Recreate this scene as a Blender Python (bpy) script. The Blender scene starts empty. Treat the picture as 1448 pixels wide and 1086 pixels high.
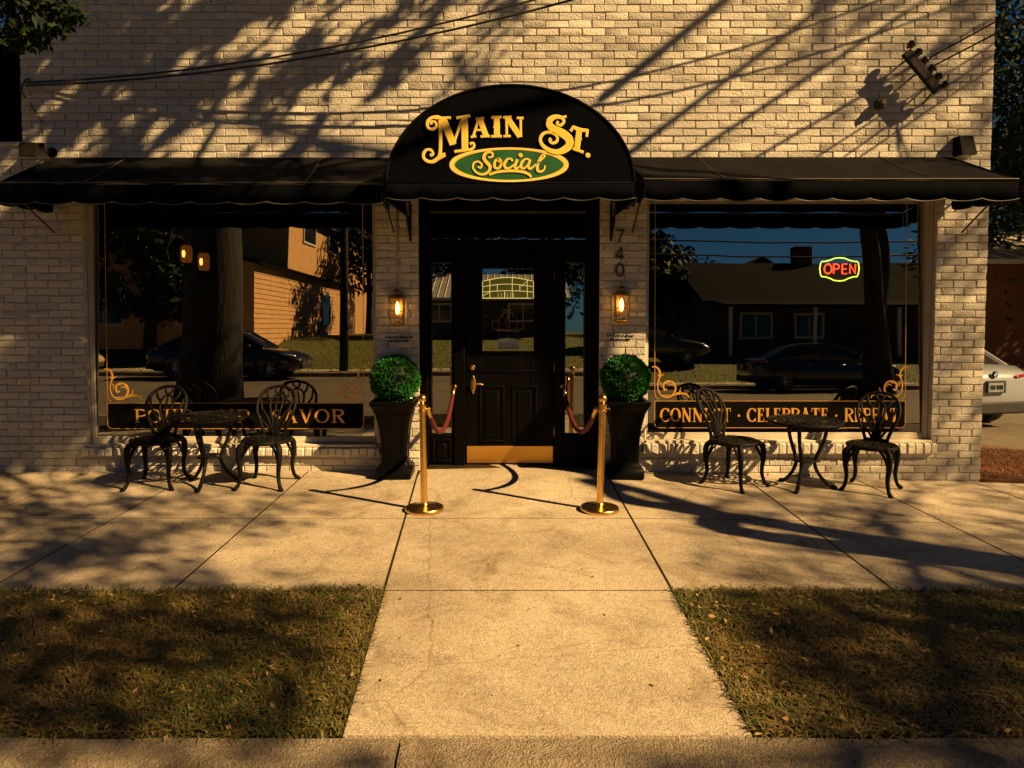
import bpy, math, random
import numpy as np
from mathutils import Vector, Matrix
R = math.radians
PI = math.pi
scene = bpy.context.scene
col = scene.collection
rnd = random.Random(7)
nrng = np.random.default_rng(7)

# ------------------------------------------------------------------ camera, sky, sun, exposure
cam_d = bpy.data.cameras.new('camera')
cam = bpy.data.objects.new('camera', cam_d)
col.objects.link(cam)
cam.location = (0, -7, 1.69)
cam.rotation_euler = (R(87), 0, 0)
cam_d.sensor_width = 36
cam_d.lens = 26.1
cam_d.shift_y = -0.0504
cam_d.clip_start = 0.05
cam_d.clip_end = 2000
scene.camera = cam

SUN_EL, SUN_AZ = 37.0, 30.0          # azimuth measured from the facade plane
to_sun = Vector((math.cos(R(SUN_EL)) * math.cos(R(SUN_AZ)), -math.cos(R(SUN_EL)) * math.sin(R(SUN_AZ)), math.sin(R(SUN_EL))))
world = bpy.data.worlds.new('World')
scene.world = world
world.use_nodes = True
wn = world.node_tree
wn.nodes.clear()
sky = wn.nodes.new('ShaderNodeTexSky')
sky.sky_type = 'NISHITA'
sky.sun_disc = False
sky.sun_elevation = R(SUN_EL)
sky.sun_rotation = math.atan2(to_sun.x, to_sun.y)
sky.dust_density = 0.2
sky.air_density = 0.8
sky.ozone_density = 4.0
bg = wn.nodes.new('ShaderNodeBackground')
bg.inputs['Strength'].default_value = 0.012
wo = wn.nodes.new('ShaderNodeOutputWorld')
tint = wn.nodes.new('ShaderNodeMix'); tint.data_type = 'RGBA'; tint.blend_type = 'MULTIPLY'; tint.inputs[0].default_value = 1.0
tint.inputs[7].default_value = (0.42, 0.85, 1.0, 1)      # deep evening blue
wn.links.new(sky.outputs[0], tint.inputs[6])
wn.links.new(tint.outputs[2], bg.inputs[0])
wn.links.new(bg.outputs[0], wo.inputs[0])

sun_d = bpy.data.lights.new('sun', 'SUN')
sun = bpy.data.objects.new('sun', sun_d)
col.objects.link(sun)
sun_d.energy = 5.0
sun_d.angle = R(0.5)
sun_d.color = (1.0, 0.635, 0.26)
sun.rotation_euler = to_sun.to_track_quat('Z', 'Y').to_euler()
sun.location = (20, -12, 20)

vs = scene.view_settings
vs.view_transform = 'Standard'
vs.look = 'None'
vs.exposure = 1.05
vs.gamma = 1
scene.cycles.use_denoising = True
scene.cycles.max_bounces = 8
scene.cycles.transparent_max_bounces = 12
scene.cycles.caustics_reflective = False
scene.cycles.caustics_refractive = False

# ------------------------------------------------------------------ helpers
def tag(o, label=None, cat=None, group=None, kind=None):
    if label: o['label'] = label
    if cat: o['category'] = cat
    if group: o['group'] = group
    if kind: o['kind'] = kind
    return o

def empty(name, loc=(0, 0, 0), rz=0, label=None, cat=None, group=None):
    o = bpy.data.objects.new(name, None)
    col.objects.link(o)
    o.location = loc
    o.rotation_euler = (0, 0, rz)
    o.empty_display_size = 0.1
    return tag(o, label, cat, group)

def copy_tree(o, parent=None):
    c = o.copy()
    col.objects.link(c)
    c.parent = parent
    for ch in list(o.children):
        copy_tree(ch, c)
    return c

def spline(pts, n=6, closed=False):
    """Catmull-Rom through points of any dimension."""
    P = [np.array(p, float) for p in pts]
    m = len(P)
    out = []
    segs = m if closed else m - 1
    for i in range(segs):
        if closed:
            p0, p1, p2, p3 = P[(i - 1) % m], P[i], P[(i + 1) % m], P[(i + 2) % m]
        else:
            p0, p1, p2, p3 = P[max(i - 1, 0)], P[i], P[i + 1], P[min(i + 2, m - 1)]
        for k in range(n):
            t = k / n
            out.append(0.5 * ((2 * p1) + (-p0 + p2) * t + (2 * p0 - 5 * p1 + 4 * p2 - p3) * t * t + (-p0 + 3 * p1 - 3 * p2 + p3) * t ** 3))
    if not closed:
        out.append(P[-1])
    return [tuple(p) for p in out]

class MB:
    def __init__(s):
        s.v = []; s.f = []; s.layer = 0
    def add(s, vs_, fs_):
        b = len(s.v)
        s.v += [tuple(v) for v in vs_]
        s.f += [tuple(i + b for i in f) for f in fs_]
        return s
    def box(s, x0, x1, y0, y1, z0, z1, bev=0.0):
        if bev <= 0:
            v = [(x, y, z) for z in (z0, z1) for y in (y0, y1) for x in (x0, x1)]
            s.add(v, [(0, 2, 3, 1), (4, 5, 7, 6), (0, 1, 5, 4), (2, 6, 7, 3), (0, 4, 6, 2), (1, 3, 7, 5)])
        else:
            b = min(bev, (x1 - x0) * .45, (y1 - y0) * .45, (z1 - z0) * .45)
            v = []; idx = {}
            for sx in (0, 1):
                for sy in (0, 1):
                    for sz in (0, 1):
                        X = (x0, x1)[sx]; Y = (y0, y1)[sy]; Z = (z0, z1)[sz]
                        dx = b if sx == 0 else -b; dy = b if sy == 0 else -b; dz = b if sz == 0 else -b
                        idx[sx, sy, sz, 'x'] = len(v); v.append((X, Y + dy, Z + dz))
                        idx[sx, sy, sz, 'y'] = len(v); v.append((X + dx, Y, Z + dz))
                        idx[sx, sy, sz, 'z'] = len(v); v.append((X + dx, Y + dy, Z))
            f = []
            for q in (0, 1):
                f.append([idx[q, a, c, 'x'] for a, c in ((0, 0), (1, 0), (1, 1), (0, 1))])
                f.append([idx[a, q, c, 'y'] for a, c in ((0, 0), (1, 0), (1, 1), (0, 1))])
                f.append([idx[a, c, q, 'z'] for a, c in ((0, 0), (1, 0), (1, 1), (0, 1))])
            for a in (0, 1):
                for c in (0, 1):
                    f.append([idx[a, c, 0, 'x'], idx[a, c, 0, 'y'], idx[a, c, 1, 'y'], idx[a, c, 1, 'x']])
                    f.append([idx[a, 0, c, 'x'], idx[a, 0, c, 'z'], idx[a, 1, c, 'z'], idx[a, 1, c, 'x']])
                    f.append([idx[0, a, c, 'y'], idx[0, a, c, 'z'], idx[1, a, c, 'z'], idx[1, a, c, 'y']])
            for a in (0, 1):
                for c in (0, 1):
                    for e in (0, 1):
                        f.append([idx[a, c, e, 'x'], idx[a, c, e, 'y'], idx[a, c, e, 'z']])
            s.add(v, f)
        return s
    def tube(s, pts, rad, n=8, cap=True, closed=False, squash=1.0):
        P = [Vector(p) for p in pts]
        m = len(P)
        rr = rad if hasattr(rad, '__len__') else [rad] * m
        if len(rr) != m:
            rr = list(np.interp(np.linspace(0, 1, m), np.linspace(0, 1, len(rr)), rr))
        v = []; prev = None
        for i in range(m):
            if closed: t = P[(i + 1) % m] - P[(i - 1) % m]
            else: t = P[min(i + 1, m - 1)] - P[max(i - 1, 0)]
            if t.length < 1e-9: t = Vector((0, 0, 1))
            t.normalize()
            if prev is None:
                a = Vector((0, 0, 1)) if abs(t.z) < .9 else Vector((0, 1, 0))
                u = t.cross(a).normalized()
            else:
                u = (prev - t * prev.dot(t))
                if u.length < 1e-6: u = t.orthogonal()
                u.normalize()
            prev = u
            w = t.cross(u)
            for k in range(n):
                a = 2 * PI * k / n
                v.append(P[i] + (u * math.cos(a) + w * math.sin(a) * squash) * rr[i])
        f = []
        for i in range(m if closed else m - 1):
            j = (i + 1) % m
            for k in range(n):
                f.append((i * n + k, i * n + (k + 1) % n, j * n + (k + 1) % n, j * n + k))
        if cap and not closed:
            f.append(tuple(range(n))[::-1]); f.append(tuple((m - 1) * n + k for k in range(n)))
        return s.add(v, f)
    def lathe(s, prof, n=24, c=(0, 0, 0), axis='z'):
        v = []; f = []
        for (r, z) in prof:
            for k in range(n):
                a = 2 * PI * k / n
                p = (r * math.cos(a), r * math.sin(a), z)
                if axis == 'y': p = (p[0], z, p[1])
                if axis == 'x': p = (z, p[0], p[1])
                v.append((p[0] + c[0], p[1] + c[1], p[2] + c[2]))
        for i in range(len(prof) - 1):
            for k in range(n):
                f.append((i * n + k, i * n + (k + 1) % n, (i + 1) * n + (k + 1) % n, (i + 1) * n + k))
        f.append(tuple(range(n))[::-1]); f.append(tuple((len(prof) - 1) * n + k for k in range(n)))
        return s.add(v, f)
    def loft(s, rings, cap=True, closed=True):
        n = len(rings[0]); v = [p for r in rings for p in r]; f = []
        for i in range(len(rings) - 1):
            for k in range(n if closed else n - 1):
                f.append((i * n + k, i * n + (k + 1) % n, (i + 1) * n + (k + 1) % n, (i + 1) * n + k))
        if cap:
            f.append(tuple(range(n))[::-1]); f.append(tuple((len(rings) - 1) * n + k for k in range(n)))
        return s.add(v, f)
    def stroke(s, pts, wid, mp, d0=0.0, thick=0.003, step=0.0003, closed=False):
        """ribbon of varying width lying on the surface mp(u, v, d); d points out of it"""
        P = [np.array(p, float) for p in pts]; m = len(P)
        ww = wid if hasattr(wid, '__len__') else [wid] * m
        if len(ww) != m:
            ww = list(np.interp(np.linspace(0, 1, m), np.linspace(0, 1, len(ww)), ww))
        d1 = d0 + thick + s.layer * step
        s.layer += 1
        L = []; Rr = []
        for i in range(m):
            if closed: t = P[(i + 1) % m] - P[(i - 1) % m]
            else: t = P[min(i + 1, m - 1)] - P[max(i - 1, 0)]
            l = math.hypot(*t) or 1
            nx, ny = -t[1] / l, t[0] / l
            L.append((P[i][0] + nx * ww[i] / 2, P[i][1] + ny * ww[i] / 2))
            Rr.append((P[i][0] - nx * ww[i] / 2, P[i][1] - ny * ww[i] / 2))
        v = []
        for i in range(m):
            v += [mp(*L[i], d1), mp(*Rr[i], d1), mp(*L[i], d0), mp(*Rr[i], d0)]
        f = []
        for i in range(m if closed else m - 1):
            a = i * 4; b = ((i + 1) % m) * 4
            f += [(a, a + 1, b + 1, b), (a, b, b + 2, a + 2), (a + 1, a + 3, b + 3, b + 1)]
        if not closed:
            f += [(0, 2, 3, 1), ((m - 1) * 4, (m - 1) * 4 + 1, (m - 1) * 4 + 3, (m - 1) * 4 + 2)]
        return s.add(v, f)
    def disc(s, u, v_, ru, rv, mp, d0=0.0, thick=.003, n=20, step=.0003):
        d1 = d0 + thick + s.layer * step; s.layer += 1
        ring = [(u + ru * math.cos(2 * PI * k / n), v_ + rv * math.sin(2 * PI * k / n)) for k in range(n)]
        v = [mp(a, b, d1) for a, b in ring] + [mp(a, b, d0) for a, b in ring]
        f = [tuple(range(n))] + [(k, k + n, (k + 1) % n + n, (k + 1) % n) for k in range(n)]
        return s.add(v, f)
    def build(s, name, mat, parent=None, smooth=False):
        me = bpy.data.meshes.new(name)
        me.from_pydata(s.v, [], s.f)
        me.update()
        if mat: me.materials.append(mat)
        if smooth:
            me.polygons.foreach_set('use_smooth', [True] * len(me.polygons))
            if smooth == 'auto':
                try: me.set_sharp_from_angle(angle=R(38))
                except Exception: pass
        o = bpy.data.objects.new(name, me)
        col.objects.link(o)
        o.parent = parent
        return o

def fix_normals(o):
    import bmesh
    bm = bmesh.new(); bm.from_mesh(o.data)
    bmesh.ops.recalc_face_normals(bm, faces=bm.faces)
    bm.to_mesh(o.data); bm.free()
    return o

# ------------------------------------------------------------------ materials
def pmat(name, c1, c2=None, scale=6.0, rough=.7, metal=0.0, bump=0.0, bscale=60.0, detail=5.0, coat=0.0, spec=.5, dist=0.0, rough2=None, anis=None):
    m = bpy.data.materials.new(name)
    m.use_nodes = True
    nt = m.node_tree; N = nt.nodes; Lk = nt.links
    b = N['Principled BSDF']
    b.inputs['Roughness'].default_value = rough
    b.inputs['Metallic'].default_value = metal
    b.inputs['Specular IOR Level'].default_value = spec
    if coat: b.inputs['Coat Weight'].default_value = coat; b.inputs['Coat Roughness'].default_value = .06
    tc = N.new('ShaderNodeTexCoord')
    mapn = N.new('ShaderNodeMapping')
    Lk.new(tc.outputs['Object'], mapn.inputs[0])
    if anis: mapn.inputs['Scale'].default_value = anis
    ns = N.new('ShaderNodeTexNoise')
    ns.inputs['Scale'].default_value = scale; ns.inputs['Detail'].default_value = detail
    ns.inputs['Distortion'].default_value = dist
    Lk.new(mapn.outputs[0], ns.inputs['Vector'])
    rp = N.new('ShaderNodeValToRGB')
    rp.color_ramp.elements[0].position = .32; rp.color_ramp.elements[1].position = .68
    rp.color_ramp.elements[0].color = (*c1, 1)
    rp.color_ramp.elements[1].color = (*(c2 or [x * .75 for x in c1]), 1)
    Lk.new(ns.outputs[0], rp.inputs[0]); Lk.new(rp.outputs[0], b.inputs['Base Color'])
    if rough2 is not None:
        mr = N.new('ShaderNodeMapRange')
        mr.inputs[3].default_value = rough; mr.inputs[4].default_value = rough2
        Lk.new(ns.outputs[0], mr.inputs[0]); Lk.new(mr.outputs[0], b.inputs['Roughness'])
    if bump:
        n2 = N.new('ShaderNodeTexNoise'); n2.inputs['Scale'].default_value = bscale; n2.inputs['Detail'].default_value = 6
        n2.inputs['Distortion'].default_value = dist
        Lk.new(mapn.outputs[0], n2.inputs['Vector'])
        bp = N.new('ShaderNodeBump'); bp.inputs['Strength'].default_value = bump; bp.inputs['Distance'].default_value = .02
        Lk.new(n2.outputs[0], bp.inputs['Height']); Lk.new(bp.outputs[0], b.inputs['Normal'])
    return m

def emat(name, c, strength, base=(.02, .02, .02)):
    m = bpy.data.materials.new(name); m.use_nodes = True
    nt = m.node_tree; b = nt.nodes['Principled BSDF']
    b.inputs['Base Color'].default_value = (*base, 1)
    b.inputs['Emission Color'].default_value = (*c, 1)
    b.inputs['Emission Strength'].default_value = strength
    return m

def glass_mat(name, refl=.3, tint=(.5, .5, .48), wav=.0):
    m = bpy.data.materials.new(name); m.use_nodes = True
    nt = m.node_tree; N = nt.nodes; Lk = nt.links
    N.clear()
    out = N.new('ShaderNodeOutputMaterial')
    tr = N.new('ShaderNodeBsdfTransparent'); tr.inputs[0].default_value = (*tint, 1)
    gl = N.new('ShaderNodeBsdfGlossy'); gl.inputs['Roughness'].default_value = 0.0
    gl.inputs[0].default_value = (1, 1, 1, 1)
    lw = N.new('ShaderNodeLayerWeight'); lw.inputs['Blend'].default_value = .35
    mr = N.new('ShaderNodeMapRange'); mr.inputs[3].default_value = refl; mr.inputs[4].default_value = 1.0
    Lk.new(lw.outputs['Fresnel'], mr.inputs[0])
    mx = N.new('ShaderNodeMixShader')
    Lk.new(mr.outputs[0], mx.inputs[0]); Lk.new(tr.outputs[0], mx.inputs[1]); Lk.new(gl.outputs[0], mx.inputs[2])
    if wav:
        tc = N.new('ShaderNodeTexCoord'); ns = N.new('ShaderNodeTexNoise'); ns.inputs['Scale'].default_value = 1.6; ns.inputs['Detail'].default_value = 1
        bp = N.new('ShaderNodeBump'); bp.inputs['Strength'].default_value = wav; bp.inputs['Distance'].default_value = .01
        Lk.new(tc.outputs['Object'], ns.inputs['Vector']); Lk.new(ns.outputs[0], bp.inputs['Height']); Lk.new(bp.outputs[0], gl.inputs['Normal'])
    Lk.new(mx.outputs[0], out.inputs[0])
    return m

def brick_paint():
    m = pmat('painted_brick', (.63, .60, .53), (.55, .515, .45), scale=2.2, rough=.62, bump=.5, bscale=55, detail=8)
    nt = m.node_tree; N = nt.nodes; Lk = nt.links; b = N['Principled BSDF']
    # worn spots where the paint has gone, and grime streaks
    tc = [n for n in N if n.type == 'TEX_COORD'][0]
    rp = [n for n in N if n.type == 'VALTORGB'][0]
    n2 = N.new('ShaderNodeTexNoise'); n2.inputs['Scale'].default_value = 17; n2.inputs['Detail'].default_value = 9; n2.inputs['Roughness'].default_value = .7
    Lk.new(tc.outputs['Object'], n2.inputs['Vector'])
    r2 = N.new('ShaderNodeValToRGB'); r2.color_ramp.elements[0].position = .60; r2.color_ramp.elements[1].position = .72
    r2.color_ramp.elements[0].color = (0, 0, 0, 1); r2.color_ramp.elements[1].color = (.75, .75, .75, 1)
    Lk.new(n2.outputs[0], r2.inputs[0])
    mx = N.new('ShaderNodeMix'); mx.data_type = 'RGBA'
    Lk.new(r2.outputs[0], mx.inputs[0]); Lk.new(rp.outputs[0], mx.inputs[6]); mx.inputs[7].default_value = (.36, .29, .22, 1)
    at = N.new('ShaderNodeAttribute'); at.attribute_name = 'tone'
    m2 = N.new('ShaderNodeMix'); m2.data_type = 'RGBA'; m2.blend_type = 'MULTIPLY'; m2.inputs[0].default_value = 1
    Lk.new(mx.outputs[2], m2.inputs[6]); Lk.new(at.outputs['Color'], m2.inputs[7])
    Lk.new(m2.outputs[2], b.inputs['Base Color'])
    return m

M = {}
M['brick'] = brick_paint()
M['mortar'] = pmat('painted_mortar', (.62, .58, .51), (.50, .465, .40), scale=14, rough=.8, bump=.6, bscale=90)
M['frame'] = pmat('cream_frame_paint', (.62, .57, .47), (.50, .45, .36), scale=5, rough=.45, bump=.08, bscale=40)
M['black_wood'] = pmat('black_wood_paint', (.0018, .0018, .0020), (.003, .003, .0032), scale=8, rough=.4, spec=.05, bump=.08, bscale=30, anis=(1, 1, .2))
M['black_iron'] = pmat('black_cast_iron', (.005, .0045, .004), (.009, .008, .007), scale=30, rough=.5, bump=.25, bscale=120, spec=.12)
M['canvas'] = pmat('black_canvas', (.0050, .0052, .0062), (.0085, .0086, .0095), scale=5, rough=.85, bump=.25, bscale=260, spec=.06)
M['canvas_front'] = pmat('black_canvas_face', (.0016, .0019, .0030), (.0026, .0029, .0042), scale=3, rough=.9, bump=.15, bscale=220, spec=.03)
M['brass'] = pmat('polished_brass', (.80, .52, .16), (.70, .42, .11), scale=9, rough=.22, metal=1, rough2=.32)
M['old_brass'] = pmat('aged_brass', (.55, .34, .10), (.34, .20, .06), scale=14, rough=.35, metal=1)
M['kick'] = pmat('brushed_brass_plate', (.70, .40, .09), (.60, .33, .07), scale=6, rough=.42, metal=1, bump=.1, bscale=50, anis=(.1, 1, 1))
M['dark_bronze'] = pmat('dark_bronze', (.10, .075, .045), (.06, .045, .03), scale=12, rough=.4, metal=.7)
M['fixture'] = pmat('dark_fixture_paint', (.014, .012, .011), (.010, .009, .008), scale=12, rough=.8, spec=.08)
M['win'] = pmat('dark_window_glass', (.012, .013, .015), (.02, .02, .022), scale=3, rough=.08)
M['gold'] = pmat('gold_leaf', (.85, .46, .07), (.70, .34, .045), scale=18, rough=.4, metal=.35)
M['gold_light'] = pmat('light_gold_paint', (.98, .88, .38), (.96, .80, .28), scale=14, rough=.5)
M['gold_orange'] = pmat('orange_gold_paint', (.92, .58, .05), (.95, .66, .09), scale=9, rough=.5)
M['green_oval'] = pmat('green_sign_paint', (.004, .12, .03), (.003, .065, .018), scale=7, rough=.6)
M['band'] = pmat('black_vinyl', (.003, .003, .003), (.005, .0045, .004), scale=5, rough=.6, spec=.04)
M['velvet'] = pmat('red_velvet', (.10, .003, .005), (.06, .0015, .003), scale=40, rough=.85, bump=.3, bscale=300)
M['planter'] = pmat('black_resin', (.0020, .0020, .0022), (.0032, .0031, .0032), scale=6, rough=.36, spec=.08, bump=.05, bscale=40)
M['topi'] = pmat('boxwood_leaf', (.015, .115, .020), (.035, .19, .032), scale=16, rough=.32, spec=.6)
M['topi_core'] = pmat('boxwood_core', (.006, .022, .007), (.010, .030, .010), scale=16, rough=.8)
M['concrete'] = None
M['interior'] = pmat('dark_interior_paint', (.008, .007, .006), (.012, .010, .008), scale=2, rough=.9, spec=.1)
M['rubber'] = pmat('tyre_rubber', (.012, .012, .012), (.02, .02, .02), scale=20, rough=.8)
M['alloy'] = pmat('alloy_rim', (.45, .45, .46), (.35, .35, .36), scale=10, rough=.3, metal=1)
M['bark'] = pmat('oak_bark', (.009, .007, .0055), (.004, .0035, .003), scale=7, rough=.9, bump=1.0, bscale=16, anis=(1.2, 1.2, .3))
M['leaf'] = pmat('oak_leaf', (.030, .060, .014), (.055, .085, .020), scale=.9, rough=.55)
M['leaf_dark'] = pmat('dark_leaf', (.008, .019, .006), (.017, .032, .009), scale=.7, rough=.6, spec=.15)
M['wire'] = pmat('black_cable_sheath', (.012, .012, .012), (.02, .02, .02), scale=9, rough=.6)
M['conduit'] = pmat('grey_conduit', (.34, .31, .26), (.26, .23, .19), scale=14, rough=.5)
M['pane'] = glass_mat('shop_glass', .34, (.62, .60, .56), .05)
M['door_pane'] = glass_mat('door_glass', .36, (.55, .53, .50), .05)
M['lamp_glass'] = glass_mat('lantern_glass', .08, (.95, .9, .8))
M['bulb'] = emat('warm_filament', (1.0, .46, .10), 6.5)
M['pendant_glow'] = emat('amber_glass_glow', (1.0, .26, .03), .10)

def ground_mat(name, c1, c2, c3, bump=.5):
    m = bpy.data.materials.new(name); m.use_nodes = True
    nt = m.node_tree; N = nt.nodes; Lk = nt.links; b = N['Principled BSDF']
    b.inputs['Roughness'].default_value = .85; b.inputs['Specular IOR Level'].default_value = .3
    tc = N.new('ShaderNodeTexCoord')
    big = N.new('ShaderNodeTexNoise'); big.inputs['Scale'].default_value = .7; big.inputs['Detail'].default_value = 7; big.inputs['Roughness'].default_value = .62; big.inputs['Distortion'].default_value = .6
    fine = N.new('ShaderNodeTexNoise'); fine.inputs['Scale'].default_value = 26; fine.inputs['Detail'].default_value = 7; fine.inputs['Distortion'].default_value = 3.2
    spots = N.new('ShaderNodeTexVoronoi'); spots.inputs['Scale'].default_value = 16; spots.inputs['Randomness'].default_value = 1
    for n in (big, fine, spots): Lk.new(tc.outputs['Object'], n.inputs['Vector'])
    rp = N.new('ShaderNodeValToRGB'); rp.color_ramp.elements[0].position = .30; rp.color_ramp.elements[1].position = .70
    rp.color_ramp.elements[0].color = (*c2, 1); rp.color_ramp.elements[1].color = (*c1, 1)
    Lk.new(big.outputs[0], rp.inputs[0])
    r2 = N.new('ShaderNodeValToRGB'); r2.color_ramp.elements[0].position = .36; r2.color_ramp.elements[1].position = .60
    r2.color_ramp.elements[0].color = (.52, .49, .44, 1); r2.color_ramp.elements[1].color = (1.06, 1.05, 1.04, 1)
    Lk.new(fine.outputs[0], r2.inputs[0])
    mx = N.new('ShaderNodeMix'); mx.data_type = 'RGBA'; mx.blend_type = 'MULTIPLY'; mx.inputs[0].default_value = .75
    Lk.new(rp.outputs[0], mx.inputs[6]); Lk.new(r2.outputs[0], mx.inputs[7])
    # small dark pits and gum spots
    r3 = N.new('ShaderNodeValToRGB'); r3.color_ramp.elements[0].position = .06; r3.color_ramp.elements[1].position = .12
    r3.color_ramp.elements[0].color = (1, 1, 1, 1); r3.color_ramp.elements[1].color = (0, 0, 0, 1)
    Lk.new(spots.outputs['Distance'], r3.inputs[0])
    sp2 = N.new('ShaderNodeTexNoise'); sp2.inputs['Scale'].default_value = 5; Lk.new(tc.outputs['Object'], sp2.inputs['Vector'])
    mth = N.new('ShaderNodeMath'); mth.operation = 'MULTIPLY'
    gt = N.new('ShaderNodeMath'); gt.operation = 'GREATER_THAN'; gt.inputs[1].default_value = .52
    Lk.new(sp2.outputs[0], gt.inputs[0]); Lk.new(r3.outputs[0], mth.inputs[0]); Lk.new(gt.outputs[0], mth.inputs[1])
    m3 = N.new('ShaderNodeMix'); m3.data_type = 'RGBA'
    Lk.new(mth.outputs[0], m3.inputs[0]); Lk.new(mx.outputs[2], m3.inputs[6]); m3.inputs[7].default_value = (*c3, 1)
    # wide stains and a few wandering hairline cracks
    stn = N.new('ShaderNodeTexNoise'); stn.inputs['Scale'].default_value = 2.3; stn.inputs['Detail'].default_value = 9; stn.inputs['Roughness'].default_value = .68; stn.inputs['Distortion'].default_value = 1.0
    Lk.new(tc.outputs['Object'], stn.inputs['Vector'])
    r4 = N.new('ShaderNodeValToRGB'); r4.color_ramp.elements[0].position = .50; r4.color_ramp.elements[1].position = .74
    r4.color_ramp.elements[0].color = (1, 1, 1, 1); r4.color_ramp.elements[1].color = (.50, .46, .40, 1)
    Lk.new(stn.outputs[0], r4.inputs[0])
    m4 = N.new('ShaderNodeMix'); m4.data_type = 'RGBA'; m4.blend_type = 'MULTIPLY'; m4.inputs[0].default_value = 1
    Lk.new(m3.outputs[2], m4.inputs[6]); Lk.new(r4.outputs[0], m4.inputs[7])
    wv = N.new('ShaderNodeMix'); wv.data_type = 'VECTOR'; wv.inputs[0].default_value = .12
    Lk.new(tc.outputs['Object'], wv.inputs[4]); Lk.new(stn.outputs['Color'], wv.inputs[5])
    crk = N.new('ShaderNodeTexVoronoi'); crk.feature = 'DISTANCE_TO_EDGE'; crk.inputs['Scale'].default_value = .42
    Lk.new(wv.outputs[1], crk.inputs['Vector'])
    r5 = N.new('ShaderNodeValToRGB'); r5.color_ramp.elements[0].position = .0; r5.color_ramp.elements[1].position = .0012
    r5.color_ramp.elements[0].color = (.74, .70, .64, 1); r5.color_ramp.elements[1].color = (1, 1, 1, 1)
    Lk.new(crk.outputs['Distance'], r5.inputs[0])
    m5 = N.new('ShaderNodeMix'); m5.data_type = 'RGBA'; m5.blend_type = 'MULTIPLY'; m5.inputs[0].default_value = 1
    Lk.new(m4.outputs[2], m5.inputs[6]); Lk.new(r5.outputs[0], m5.inputs[7])
    Lk.new(m5.outputs[2], b.inputs['Base Color'])
    bp = N.new('ShaderNodeBump'); bp.inputs['Strength'].default_value = bump; bp.inputs['Distance'].default_value = .012
    ad = N.new('ShaderNodeMath'); ad.operation = 'ADD'
    f2 = N.new('ShaderNodeTexNoise'); f2.inputs['Scale'].default_value = 120; f2.inputs['Detail'].default_value = 4
    Lk.new(tc.outputs['Object'], f2.inputs['Vector'])
    Lk.new(fine.outputs[0], ad.inputs[0]); Lk.new(f2.outputs[0], ad.inputs[1])
    Lk.new(ad.outputs[0], bp.inputs['Height']); Lk.new(bp.outputs[0], b.inputs['Normal'])
    return m
M['concrete'] = ground_mat('worn_concrete', (.68, .595, .465), (.34, .29, .225), (.12, .09, .06), .45)
M['kerb'] = ground_mat('kerb_concrete', (.40, .34, .255), (.20, .165, .12), (.05, .04, .03), .9)
M['asphalt'] = ground_mat('road_asphalt', (.16, .135, .098), (.12, .10, .075), (.05, .04, .03), .3)
M['soil'] = ground_mat('dry_soil', (.070, .050, .026), (.040, .032, .016), (.02, .015, .01), .8)
M['lawn'] = ground_mat('lawn_ground', (.14, .15, .026), (.09, .105, .018), (.05, .05, .015), .8)
M['earth'] = ground_mat('earth', (.10, .09, .05), (.06, .06, .03), (.03, .03, .02), .5)

# ------------------------------------------------------------------ ground
def gz(x, y):
    """height of the pavement: falls away to the right along the facade, slightly raised at the doorstep"""
    k = min(max((y + 2.8) / 2.8, 0), 1)
    z = -max(x - 1.0, 0) * .031 * k
    z += .035 * max(0, 1 - abs(x) / 1.5) * min(max((y + .9) / .9, 0), 1)
    return z

def sheet(mb, poly_fn, nu, nv, zf, drop=.1):
    """grid between two edges given by poly_fn(u, v) -> (x, y), with skirts"""
    v = []
    for j in range(nv + 1):
        for i in range(nu + 1):
            x, y = poly_fn(i / nu, j / nv)
            v.append((x, y, zf(x, y)))
    f = [(j * (nu + 1) + i, j * (nu + 1) + i + 1, (j + 1) * (nu + 1) + i + 1, (j + 1) * (nu + 1) + i) for j in range(nv) for i in range(nu)]
    b = len(v)
    border = [i for i in range(nu + 1)] + [j * (nu + 1) + nu for j in range(1, nv + 1)] + [nv * (nu + 1) + i for i in range(nu - 1, -1, -1)] + [j * (nu + 1) for j in range(nv - 1, 0, -1)]
    n = len(border)
    for k in border: v.append((v[k][0], v[k][1], v[k][2] - drop))
    f += [(border[k], b + k, b + (k + 1) % n, border[(k + 1) % n]) for k in range(n)]
    mb.add(v, f)

tag(MB().add([(-300, -300, -.62), (300, -300, -.62), (300, 300, -.62), (-300, 300, -.62)], [(0, 1, 2, 3)]).build('ground', M['earth']), kind='structure')
J = .0085
def xl(y): return -.89 + (y + 0) * (-.0555)          # left edge of the walkway (slightly skewed)
def xr(y): return .885 - y * .010
sw = MB()
xs = [-9.2, -8.1, -7.0, -5.9, -4.95, -4.02, -3.0, -1.94]
rows = [(.0, -1.49), (-1.49, -2.85)]
for (ya, yb) in rows:
    for i in range(len(xs)):
        x0 = xs[i]
        def lf(u, v, x0=x0, i=i, ya=ya, yb=yb):
            y = yb + J + (ya - yb - 2 * J) * v
            xa = x0 + J
            xb = (xs[i + 1] if i + 1 < len(xs) else xl(y)) - J
            return xa + (xb - xa) * u, y
        sheet(sw, lf, 3, 3, gz)
    xr_list = [None, 2.18, 3.26, 4.4, 5.5, 6.6, 7.7, 8.8, 10]
    for i in range(len(xr_list) - 1):
        def rf(u, v, i=i, ya=ya, yb=yb):
            y = yb + J + (ya - yb - 2 * J) * v
            xa = (xr(y) if i == 0 else xr_list[i]) + J
            xb = xr_list[i + 1] - J
            return xa + (xb - xa) * u, y
        sheet(sw, rf, 4, 4, gz)
tag(sw.build('sidewalk', M['concrete']), kind='structure')
wk = MB()
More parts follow.
